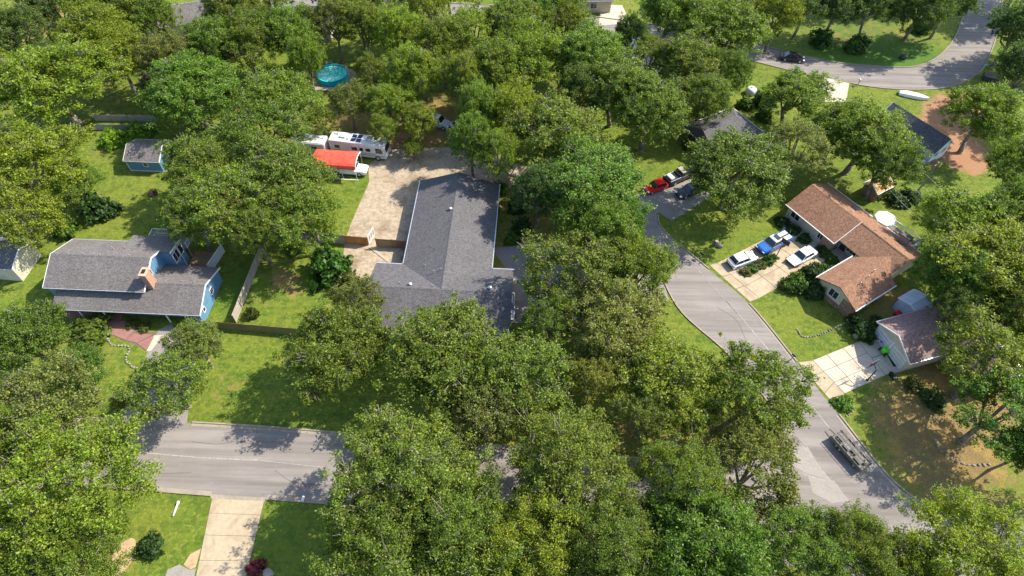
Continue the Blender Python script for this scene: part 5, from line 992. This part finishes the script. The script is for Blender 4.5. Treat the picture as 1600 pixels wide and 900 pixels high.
def shrub(p, r_, h_, col, label, sx=1.0, rz=None, group='shrubs around the houses'):
    q = G(p[0], p[1], h_ * .5); rot = tr_rng.uniform(0, 6.28) if rz is None else rz; t_ = thing('shrub', label, 'shrub', (q.x, q.y), rot, group); sm, fm_ = tr_rng.choice(SP)
    for nm, me_ in (('stem', sm), ('foliage', fm_)):
        o = obj(nm, me_, None, t_); o.scale = (r_ * sx, r_, h_)
        if nm == 'foliage': b = tr_rng.uniform(.9, 1.1); o.color = (col[0] * b, col[1] * b, col[2] * b, 1)
GR, LG, DK, OL = (.07, .135, .02), (.12, .19, .022), (.04, .085, .022), (.10, .12, .03)
for a in [((150, 322), 2.6, 3.0, DK, 'dark bush in the middle of the blue house back yard'), ((178, 215), 2.6, 1.5, (.14, .25, .02), 'low bright green bush left of the blue garden shed'), ((215, 205), 2.4, 1.4, (.14, .25, .02), 'low bright green bush above the blue garden shed'), ((100, 355), 1.8, 2.4, GR, 'bush above the left end of the blue house roof'), ((238, 300), .7, .9, (.16, .13, .13), 'small gray-purple bush in the shade near the maple'), ((231, 122), 1.5, 2.0, (.10, .09, .10), 'gray-purple bush at the far end of the sunny back yard'),
          ((140, 514), 2.9, 1.5, (.08, .12, .015), 'wide rounded hedge beside the porch of the blue house'), ((392, 488), .95, 1.5, (.06, .085, .025), 'small dark conifer bush at the lower end of the pale board fence'), ((515, 412), 3.0, 4.2, (.05, .125, .02), 'rounded green small tree-like bush by the stained yard'), ((545, 440), 1.8, 2.4, OL, 'olive bush left of the central house roof corner'), ((233, 852), 1.4, 1.5, DK, 'dark bush on the bottom left lawn'), ((398, 888), 1.0, 1.2, (.16, .03, .06), 'dark red flowering bush by the bottom driveway'),
          ((1244, 441), 1.9, 1.9, GR, 'large light bush at the lawn corner of the brown-roofed house'), ((1268, 425), 1.5, 1.7, DK, 'dark bush behind the large light bush'), ((1285, 440), 1.4, 1.6, DK, 'dark bush against the wing of the brown-roofed house'), ((1275, 452), 1.5, 1.8, DK, 'bush under the wing gable window of the brown-roofed house'), ((1281, 420), 1.2, 1.4, GR, 'bush at the wing corner by the footpath'), ((1292, 396), 1.0, .9, GR, 'low bush by the footpath, front end'), ((1300, 404), 1.0, .9, GR, 'low bush by the footpath, wing end'), ((1285, 389), .9, .8, DK, 'low bush by the footpath, porch end'), ((1222, 345), 1.1, 1.0, DK, 'dark bush under the left window of the brown-roofed house'), ((1240, 358), 1.1, 1.0, DK, 'dark bush along the front wall of the brown-roofed house'), ((1258, 372), 1.0, .9, DK, 'dark bush along the front wall near the stone pillar'),
          ((1166, 424), .9, .6, OL, 'yellowish plants at the street end of the driveway island'), ((1177, 418), .9, .7, GR, 'plants second from the street on the driveway island'), ((1189, 413), .9, .7, OL, 'plants in the middle of the driveway island'), ((1200, 407), .9, .8, GR, 'plants next to the basketball hoop on the driveway island'), ((1208, 402), .8, .8, GR, 'plants at the house end of the driveway island'),
          ((1320, 629), 1.2, .9, (.10, .21, .02), 'bright green shrub in the stone-ringed kerb bed'), ((1347, 510), 1.9, 1.8, DK, 'dark green bush at the top of the garage house drive'), ((1356, 522), 1.2, 1.2, DK, 'dark bush by the drain of the garage house drive'), ((1375, 505), 1.3, 1.3, DK, 'bush against the left wall of the garage house'), ((1507, 774), .5, .5, (.28, .42, .36), 'small pale blue-green plant alone on the brown lawn'), ((1430, 600), 1.2, .9, OL, 'low bush by the right end of the garage slabs'), ((1460, 620), 1.6, 1.4, DK, 'dark bush under the bright oak by the mauve roof'), ((1285, 58), 2.4, 2.6, (.06, .13, .03), 'shrub on the shaded island near the bright tree'), ((1335, 72), 2.0, 1.8, (.06, .13, .03), 'shrub on the shaded island in the middle'), ((1345, 62), 2.0, 2.0, (.05, .11, .03), 'dark shrub by the trunks on the shaded island'), ((1440, 40), 1.8, 2.4, (.05, .10, .05), 'blue-green shrub by the leaning trunk on the island'),
          ((1390, 300), 1.5, 1.5, GR, 'bush in front of the tan shed'), ((1372, 302), 1.2, 1.1, GR, 'bush at the left of the tan shed'), ((1405, 312), 1.6, 1.3, DK, 'dark bush below the wires by the tan shed'), ((1425, 305), 1.6, 1.4, DK, 'dark bush between the tan shed and the utility pole'), ((1165, 160), 1.5, 1.8, GR, 'bush in front of the white domed tank'), ((1190, 155), 1.6, 2.4, DK, 'dark bush right of the white domed tank'), ((1195, 178), 1.5, 1.7, GR, 'bush beside the right corner of the hip-roofed house'), ((1088, 216), 2.0, 3.0, OL, 'olive bush hiding the left wall of the hip-roofed house'), ((1440, 515), 1.3, 1.5, DK, 'bush beside the gray-blue metal shed'), ((780, 292), 1.4, 1.6, (.09, .19, .02), 'bright bush off the back right corner of the central house'), ((810, 320), 1.6, 1.6, DK, 'dark bush along the shaded side of the central house'), ((815, 352), 1.6, 1.5, DK, 'dark bush halfway along the right side of the central house'), ((800, 372), 1.2, 1.2, GR, 'bush at the edge of the shaded asphalt by the central house'), ((190, 620), 1.2, 1.2, OL, 'ragged bush at the street end of the blue house lawn'), ((205, 505), .9, .6, OL, 'low plants in the bed under the blue house windows'), ((225, 510), .9, .6, OL, 'low plants in the bed near the driveway end of the porch'),
          ((460, 385), 1.3, 1.2, GR, 'bush along the shaded back fence of the central yard'), ((500, 398), 1.2, 1.1, GR, 'bush near the cedar fence in the central yard'), ((855, 668), 2.0, 1.6, OL, 'undergrowth by the street under the right front oak'), ((1085, 650), 1.5, 1.3, OL, 'undergrowth by the leaning dark trunk')]:
    shrub(*a)
